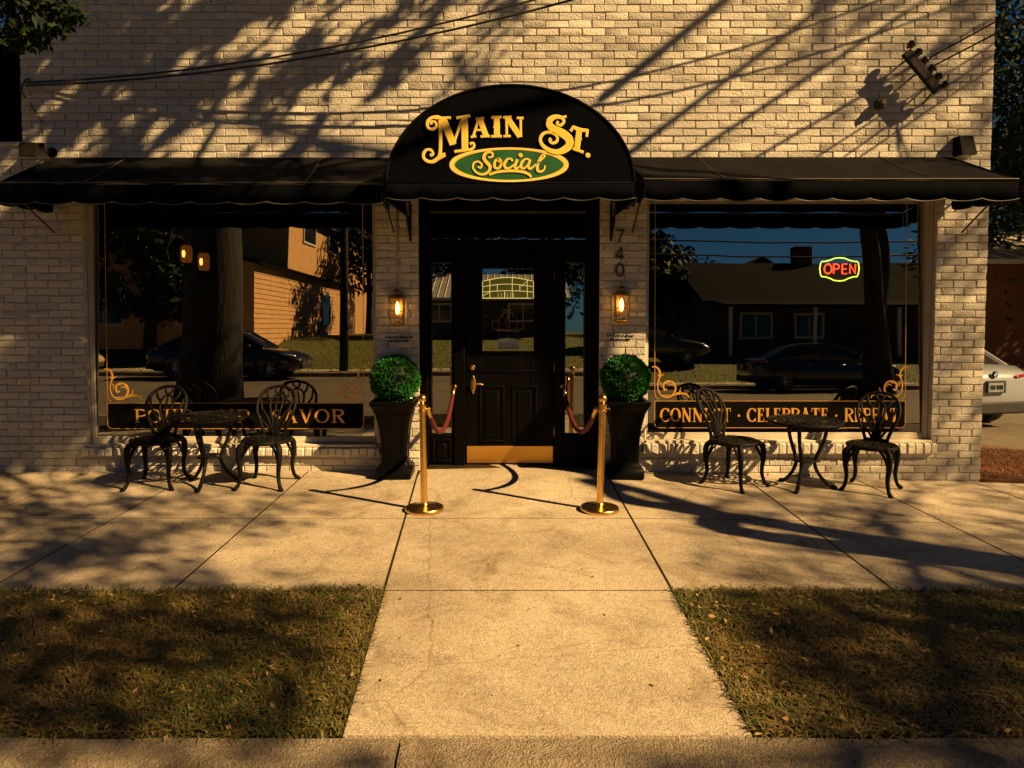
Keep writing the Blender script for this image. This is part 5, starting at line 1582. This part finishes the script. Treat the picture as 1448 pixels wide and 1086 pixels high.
def house(label, x0, x1, y0, y1, z0, hw, rise, wall, roof, ridge='x', over=.4, wins=(), doors=(), side=(), lap=False, porch=None, chimney=None, seams=0, cat='house', name='house'):
    cx, cy = (x0 + x1) / 2, (y0 + y1) / 2
    t = empty(name, (cx, cy, z0), 0, label, cat)
    X0, X1, Y0_, Y1_ = x0 - cx, x1 - cx, y0 - cy, y1 - cy
    w = MB()
    if lap:                      # lapped boards
        n = int(hw / .19)
        for k in range(n):
            za, zb = hw * k / n, hw * (k + 1) / n
            e = .028
            v = [(X0 - e, Y0_ - e, za), (X1 + e, Y0_ - e, za), (X1 + e, Y1_ + e, za), (X0 - e, Y1_ + e, za), (X0, Y0_, zb), (X1, Y0_, zb), (X1, Y1_, zb), (X0, Y1_, zb)]
            w.add(v, [(0, 1, 5, 4), (1, 2, 6, 5), (2, 3, 7, 6), (3, 0, 4, 7), (0, 3, 2, 1)])
    else:
        w.box(X0, X1, Y0_, Y1_, -.4, hw)
    if ridge == 'x':
        for X in (X0 + .01, X1 - .01): w.add([(X, Y0_, hw), (X, Y1_, hw), (X, 0, hw + rise)], [(0, 1, 2)])
    else:
        for Y in (Y0_ + .01, Y1_ - .01): w.add([(X0, Y, hw), (X1, Y, hw), (0, Y, hw + rise)], [(0, 1, 2)])
    w.build('wall', wall, t)
    r_ = MB(); th = .12
    o_ = over
    if ridge == 'x':
        d = rise / (Y1_ or 1); q = [(Y0_ - o_, hw - o_ * d), (0, hw + rise), (Y1_ + o_, hw - o_ * d)]
        ring = lambda X: [(X, a, b + .01) for a, b in q] + [(X, a, b + .01 + th) for a, b in q[::-1]]
        r_.loft([ring(X0 - o_), ring(X1 + o_)])
        if seams:
            for k in range(seams):
                X = X0 - o_ + (X1 - X0 + 2 * o_) * (k + .5) / seams
                for a, b in ((q[0], q[1]), (q[1], q[2])):
                    r_.tube([(X, a[0], a[1] + th + .02), (X, b[0], b[1] + th + .02)], .025, 4)
    else:
        d = rise / (X1 or 1); q = [(X0 - o_, hw - o_ * d), (0, hw + rise), (X1 + o_, hw - o_ * d)]
        ring = lambda Y: [(a, Y, b + .01) for a, b in q] + [(a, Y, b + .01 + th) for a, b in q[::-1]]
        r_.loft([ring(Y0_ - o_), ring(Y1_ + o_)])
        if seams:
            for k in range(seams):
                Y = Y0_ - o_ + (Y1_ - Y0_ + 2 * o_) * (k + .5) / seams
                for a, b in ((q[0], q[1]), (q[1], q[2])):
                    r_.tube([(a[0], Y, a[1] + th + .02), (b[0], Y, b[1] + th + .02)], .025, 4)
    ro = fix_normals(r_.build('roof', roof, t))
    if chimney:
        MB().box(chimney[0] - .45 - cx, chimney[0] + .45 - cx, -.4, .4, hw, hw + rise + 1.0, .02).build('chimney', M['brown_wall'], ro)
    for (a, b, c, d_) in wins:
        f = MB(); frame_rect(f, a - cx, b - cx, c, d_, .09, Y1_ + .02, Y1_ + .07)
        f.box((a + b) / 2 - .025 - cx, (a + b) / 2 + .025 - cx, Y1_ + .03, Y1_ + .06, c + .091, d_ - .091)
        fo = f.build('window', M['trim'], t)
        MB().box(a + .085 - cx, b - .085 - cx, Y1_ + .012, Y1_ + .028, c + .085, d_ - .085).build('glazing', M['win'], fo)
    for (a, b, c, d_) in side:      # windows in the right-hand side, a..b along y
        f = MB()
        f.box(X1 + .02, X1 + .08, a - cy, b - cy, c, c + .1).box(X1 + .02, X1 + .08, a - cy, b - cy, d_ - .1, d_).box(X1 + .02, X1 + .08, a - cy, a + .1 - cy, c + .101, d_ - .101).box(X1 + .02, X1 + .08, b - .1 - cy, b - cy, c + .101, d_ - .101)
        fo = f.build('window', M['trim'], t)
        MB().box(X1 + .012, X1 + .035, a + .09 - cy, b - .09 - cy, c + .09, d_ - .09).build('glazing', M['win'], fo)
    for (a, b, hd_) in doors:
        do = MB().box(a - cx, b - cx, Y1_ + .01, Y1_ + .05, .02, hd_, .01).build('door', M['brown_wall'], t)
        MB().lathe([(.03, Y1_ + .05), (.03, Y1_ + .09)], 8, (b - .12 - cx, 0, 1), 'y').build('handle', M['brass'], do)
    if porch:
        dp, zr = porch
        p = MB(); p.add([(X0, Y1_, zr + .35), (X1, Y1_, zr + .35), (X1, Y1_ + dp, zr), (X0, Y1_ + dp, zr), (X0, Y1_, zr + .47), (X1, Y1_, zr + .47), (X1, Y1_ + dp, zr + .12), (X0, Y1_ + dp, zr + .12)], [(0, 1, 2, 3), (4, 7, 6, 5), (3, 2, 6, 7), (0, 4, 5, 1), (1, 5, 6, 2), (0, 3, 7, 4)])
        p.build('porch_roof', roof, t)
        for X in np.linspace(X0 + .3, X1 - .3, 5):
            MB().box(X - .07, X + .07, Y1_ + dp - .3, Y1_ + dp - .16, -.2, zr + .03, .01).build('porch_post', M['trim'], t)
    return t
house('house with orange sunlit weatherboard side and low eave across the street', -17.5, -10.0, -40, -21.5, .6, 3.35, .9, M['clap'], M['shingle'], 'y', .35, wins=((-16.5, -15, .9, 2.4), (-13, -11.4, .9, 2.4)), side=((-33.5, -31.8, .9, 2.7), (-37.5, -36, .9, 2.7)), lap=True)
house('upper floor gabled house rising behind the orange weatherboard house', -22, -11.2, -52, -30, 1.0, 6.35, 1.4, M['clap'], M['shingle'], 'y', .4, wins=((-15, -13.5, 5, 6.6),), side=((-35, -32.5, 5.0, 6.6), (-40.5, -38, 5.0, 6.6)))
house('dark porch house with a brick chimney across the street', 9.2, 24.5, -38, -27.0, 1.0, 2.4, 2.2, M['dkwall'], M['shingle'], 'x', .5, wins=((10.5, 12, .6, 1.8), (13, 14.4, .6, 1.8), (19, 21, .6, 1.8)), doors=((16, 17, 1.9),), porch=(2.2, 1.95), chimney=(15.5,))
house('low shed with a ribbed tin roof across the street', -5.0, 2.2, -33, -27.5, 1.0, 1.9, 1.1, M['dkwall'], M['tin'], 'x', .5, wins=((-4, -2.8, .7, 1.6), (-.2, 1.2, .7, 1.6)), doors=((-2, -1.1, 1.8),), seams=26, name='shed', cat='shed')
house('dark gabled house at the far left across the street', -33, -20, -36, -27, 1.0, 4.2, 2.2, M['dkwall'], M['shingle'], 'x', .4, wins=((-24.2, -22.6, 2.2, 3.8), (-31, -29, 1, 2.6)))
house('left of two dark gables rising behind the porch house', 9.2, 14.2, -54, -44, 1.0, 4.4, 1.5, M['dkwall'], M['shingle'], 'y', .3, wins=((11, 12.4, 3, 4.2),))
house('right of two dark gables rising behind the porch house', 14.6, 20.0, -54, -44, 1.0, 4.6, 1.8, M['dkwall'], M['shingle'], 'y', .3, wins=((16.4, 18, 3, 4.2),))
# orange brown building with a metal roof behind the side lot
house('orange brown building with a pale metal roof behind the white car', 9.2, 22, 11.5, 20, -.5, 3.0, .9, M['brown_wall'], M['tin'], 'x', .5, seams=24, name='outbuilding', cat='building')
vp = MB().tube([(0, 0, 0), (0, 0, .75)], .06, 8).tube([(0, 0, .72), (.0, 0, .78)], .09, 8)
o = vp.build('roof_vent', M['dark_bronze'], None); o.location = (12.15, 12.6, 2.95); tag(o, 'dark vent pipe on the pale metal roof', 'vent pipe')
nb2 = house('black flat roofed neighbouring building above the left brick wing', -14, -5.9, 1.5, 8, -.3, 4.6, .12, M['black_wood'], M['shingle'], 'x', .5, name='neighbour_house')

def utility_pole(x, y, h_, label):
    t = empty('utility_pole', (x, y, -.1), 0, label, 'utility pole', 'utility poles across the street')
    MB().tube([(0, 0, 0), (.02, 0, h_)], [.16, .11], 10).build('pole', M['bark'], t, True)
    c = MB().box(-1.1, 1.1, -.06, .06, h_ - .7, h_ - .56, .01)
    c.build('crossarm', M['bark'], t)
    i = MB()
    for q in (-1, -.5, .5, 1): i.lathe([(.03, h_ - .56), (.05, h_ - .5), (.03, h_ - .42)], 8, (q, 0, 0))
    i.build('insulator', M['insulator'], t)
utility_pole(-5.75, -18.2, 7.2, 'wooden utility pole on the far kerb opposite the left window')
utility_pole(26, -18.2, 7.2, 'wooden utility pole on the far kerb opposite the right corner')
utility_pole(-36, -18.2, 7.2, 'wooden utility pole on the far kerb down the street to the left')
for k, (z, s) in enumerate(((6.6, .9), (5.6, .8), (5.2, .9))):
    cable((-5.7, -18.2, z), (26, -18.2, z), s, .03, ['highest', 'middle', 'lowest'][k] + ' line strung along the far side of the street', 'lines across the street')

# ------------------------------------------------------------------ cars
def car(label, loc, rz, paint, group=None, cat='car', pickup=False, glow=False):
    t = empty('parked_car' if not pickup else 'pickup_truck', loc, rz, label, cat, group)
    dz = .12 if pickup else 0
    ST = [(-2.36, .46, .82, .68), (-2.30, .34, .95, .80), (-2.05, .25, 1.035, .885), (-1.5, .21, 1.03, .915), (-.6, .2, .97, .925), (.5, .2, .955, .925), (1.1, .2, .94, .915), (1.65, .22, .86, .895), (2.08, .27, .765, .84), (2.28, .36, .68, .74), (2.35, .44, .62, .64)]
    def ring(x, zb, zt, w):
        h = [(0, zb), (w * .82, zb), (w * .97, zb + .10), (w, zb + (zt - zb) * .45), (w * .985, zb + (zt - zb) * .72), (w * .93, zt - .055), (w * .80, zt - .008), (w * .4, zt + .012), (0, zt + .016)]
        pts = [(x, a, b + dz) for a, b in h] + [(x, -a, b + dz) for a, b in h[-2:0:-1]]
        return pts
    xs_ = [s[0] for s in ST]
    fine = []
    for x in np.concatenate([[-2.36, -2.335, -2.30, -2.2], np.linspace(-2.05, 2.0, 22), [2.08, 2.18, 2.28, 2.32, 2.35]]):
        fine.append(ring(x, *[np.interp(x, xs_, [s[j] for s in ST]) for j in (1, 2, 3)]))
    fix_normals(MB().loft(fine).build('body', paint, t, True))
    if pickup: CB = [(-.75, .90, .80, .80), (-.62, 1.62, .79, .62), (.3, 1.68, .79, .62), (.75, 1.58, .79, .60), (1.25, .95, .80, .72)]
    else: CB = [(-1.88, 1.0, .76, .70), (-1.30, 1.30, .80, .62), (-.75, 1.43, .81, .60), (.0, 1.46, .82, .60), (.45, 1.40, .82, .60), (1.22, .95, .80, .74)]
    def cring(x, zt, wb, wt):
        zb = .88
        return [(x, wb, zb + dz), (x, wb * .3 + wt * .7, zb + (zt - zb) * .75 + dz), (x, wt, zt + dz), (x, 0, zt + .03 * (zt > 1.1) + dz), (x, -wt, zt + dz), (x, -wb * .3 - wt * .7, zb + (zt - zb) * .75 + dz), (x, -wb, zb + dz)]
    cx_s = [c[0] for c in CB]
    cr = [cring(x, *[np.interp(x, cx_s, [c[j] for c in CB]) for j in (1, 2, 3)]) for x in np.linspace(CB[0][0], CB[-1][0], 18)]
    fix_normals(MB().loft(cr).build('window', M['win'], t, True))
    rf = MB()
    a, b = (CB[1][0], CB[-3][0] + .25) if not pickup else (CB[1][0], CB[3][0])
    rr = []
    for x in np.linspace(a - .02, b, 10):
        zt, wt = [np.interp(x, cx_s, [c[j] for c in CB]) for j in (1, 3)]
        rr.append([(x, wt + .012, zt - .03 + dz), (x, wt + .005, zt + .012 + dz), (x, 0, zt + .045 + dz), (x, -wt - .005, zt + .012 + dz), (x, -wt - .012, zt - .03 + dz), (x, 0, zt + dz - .0)])
    rf.loft(rr)
    for s in (-1, 1):
        P = lambda i, f=1.01: (CB[i][0], s * (CB[i][3] * f), CB[i][1] + dz)
        rf.tube([P(-1), P(-2, 1.02), P(-3, 1.02)], .035, 6)
        rf.tube([P(0), P(1, 1.02), P(2, 1.02)], .05, 6)
        rf.tube([(-.15, s * .83, .93 + dz), (-.2, s * .62, 1.44 + dz)], .03, 6)
    fix_normals(rf.build('roof', paint, t, 'auto'))
    for x in (-1.42, 1.42):
        for s in (-1, 1):
            w = MB().lathe([(.22, s * .66), (.325, s * .68), (.335, s * .74), (.335, s * .84), (.32, s * .895), (.235, s * .90)], 28, (x, 0, .335), 'y').build('wheel', M['rubber'], t, 'auto')
            rm_ = MB().lathe([(.235, s * .86), (.23, s * .905), (.205, s * .885)], 24, (x, 0, .335), 'y').lathe([(.05, s * .87), (.05, s * .91), (.03, s * .915)], 12, (x, 0, .335), 'y')
            for k in range(9):
                a_ = 2 * PI * k / 9
                rm_.tube([(x + .04 * math.cos(a_), s * .902, .335 + .04 * math.sin(a_)), (x + .215 * math.cos(a_), s * .895, .335 + .215 * math.sin(a_))], .017, 5)
            rm_.build('rim', M['alloy'], w)
            ar = MB().tube([(x + .385 * math.cos(q), s * .905, .335 + .385 * math.sin(q) + dz * .5) for q in np.linspace(-.15, PI + .15, 18)], .03, 6)
            ar.build('wheel_arch', M['rubber'], t, True)
    for s in (-1, 1):
        hl = MB().tube(spline([(2.20, s * .50, .66 + dz), (2.13, s * .66, .69 + dz), (1.98, s * .80, .74 + dz), (1.80, s * .87, .79 + dz)], 4), [.045, .06, .055, .025], 8, squash=.7).build('headlight', M['lens'], t, True)
        tl = MB().tube(spline([(-2.335, s * .40, .88 + dz), (-2.27, s * .66, .90 + dz), (-2.12, s * .83, .92 + dz), (-1.93, s * .895, .93 + dz)], 4), [.03, .05, .05, .03], 8, squash=.7).build('tail_light', M['red_lens'], t, True)
        MB().tube([(.85, s * .88, .99 + dz), (.82, s * 1.02, 1.02 + dz)], [.05, .075], 8).build('mirror', paint, t, True)
        for xx in (-.75, .25): MB().tube([(xx, s * .925, .84 + dz), (xx + .18, s * .925, .845 + dz)], .015, 6).build('door_handle', M['alloy'], t, True)
    bp = MB().box(-2.385, -2.22, -.70, .70, .30 + dz, .50 + dz, .03)
    bp.build('rear_bumper', M['rubber'], t, 'auto')
    MB().box(2.24, 2.368, -.58, .58, .33 + dz, .50 + dz, .03).build('grille', M['rubber'], t, 'auto')
    pl_ = MB().box(-2.40, -2.368, -.155, .155, .66 + dz, .82 + dz, .004).build('number_plate', M['plate'], t, 'auto')
    f = MB(); frame_rect_x(f, -.17, .17, .645 + dz, .835 + dz, .016, -2.409, -2.366); f.build('plate_frame', M['rubber'], pl_)
    return t
def frame_rect_x(mb, a, b, c, d, w, x0, x1):
    mb.box(x0, x1, a, b, c, c + w).box(x0, x1, a, b, d - w, d).box(x0, x1, a, a + w, c + w + .0005, d - w - .0005).box(x0, x1, b - w, b, c + w + .0005, d - w - .0005)
M['lens'] = pmat('clear_lamp_lens', (.75, .75, .72), (.55, .55, .55), scale=12, rough=.12, metal=.6)
M['red_lens'] = pmat('red_lamp_lens', (.25, .012, .012), (.16, .008, .008), scale=12, rough=.15)
M['plate'] = pmat('bluish_plate', (.10, .14, .17), (.30, .32, .32), scale=30, rough=.5)
def paint(name, c): return pmat(name, c, [x * .92 for x in c], scale=2, rough=.28, coat=.8)
M['p_black'] = paint('black_car_paint', (.010, .010, .011)); M['p_teal'] = paint('dark_teal_car_paint', (.012, .030, .034))
M['p_gold'] = paint('pale_gold_car_paint', (.55, .46, .22)); M['p_white'] = paint('pearl_white_car_paint', (.24, .27, .32)); M['p_dark'] = paint('charcoal_car_paint', (.03, .03, .032))
CG = 'cars parked across the street'
car('black car parked across the street, mirrored behind the oak trunk', (-8.75, -16.0, -.165), 0, M['p_black'], CG)
car('pale gold car parked across the street behind the black one', (-15.4, -15.9, -.165), 0, M['p_gold'], CG)
car('dark teal sedan parked across the street, mirrored in the right window', (9.6, -16.0, -.165), 0, M['p_teal'], CG)
car('charcoal pickup truck on the drive beside the porch house', (5.6, -23.2, lawnz(0, -23.2)), R(6), M['p_dark'], None, 'pickup truck', True)
wc = car('pearl white sedan parked with its rear to the street beside the shop', (7.08, 6.95, -.52), R(103), M['p_white'], None)
# roundel and raised plate marks on the white car
em = MB().lathe([(.052, -2.355), (.052, -2.372), (.046, -2.375)], 24, (0, 0, .935), 'x').build('emblem', M['band'], wc)
for k, mm in enumerate(('blue', 'white', 'blue', 'white')):
    q = MB(); a0 = k * PI / 2
    q.add([(-2.3785, 0, .935)] + [(-2.3785, .033 * math.cos(a0 + j * PI / 12), .935 + .033 * math.sin(a0 + j * PI / 12)) for j in range(7)], [tuple(range(8))])
    q.build('roundel_quarter', M.setdefault('em_' + mm, pmat('emblem_' + mm, (.02, .10, .35) if mm == 'blue' else (.7, .7, .7), None, rough=.3)), em)
pk = MB()
for j in range(7):
    y = -.11 + j * .034 + (j > 3) * .012
    pk.box(-2.404, -2.4005, y - .011, y + .011, .70, .77)
pk.build('plate_marks', M['band'], wc)
# pavement board standing near the kerb, seen only as a reflection
sb = empty('sandwich_board', (5.95, -5.6, -.165), R(8), 'dark folding pavement board near the kerb, mirrored in the right window', 'board')
for s in (-1, 1):
    p = MB(); v = [(-.26, s * .24, 0), (.26, s * .24, 0), (.20, s * .03, .8), (-.20, s * .03, .8)]
    p.add(v + [(a, b + s * .03, c) for a, b, c in v], [(0, 1, 2, 3), (4, 7, 6, 5), (0, 4, 5, 1), (1, 5, 6, 2), (2, 6, 7, 3), (3, 7, 4, 0)])
    p.build('panel', M['black_wood'], sb)
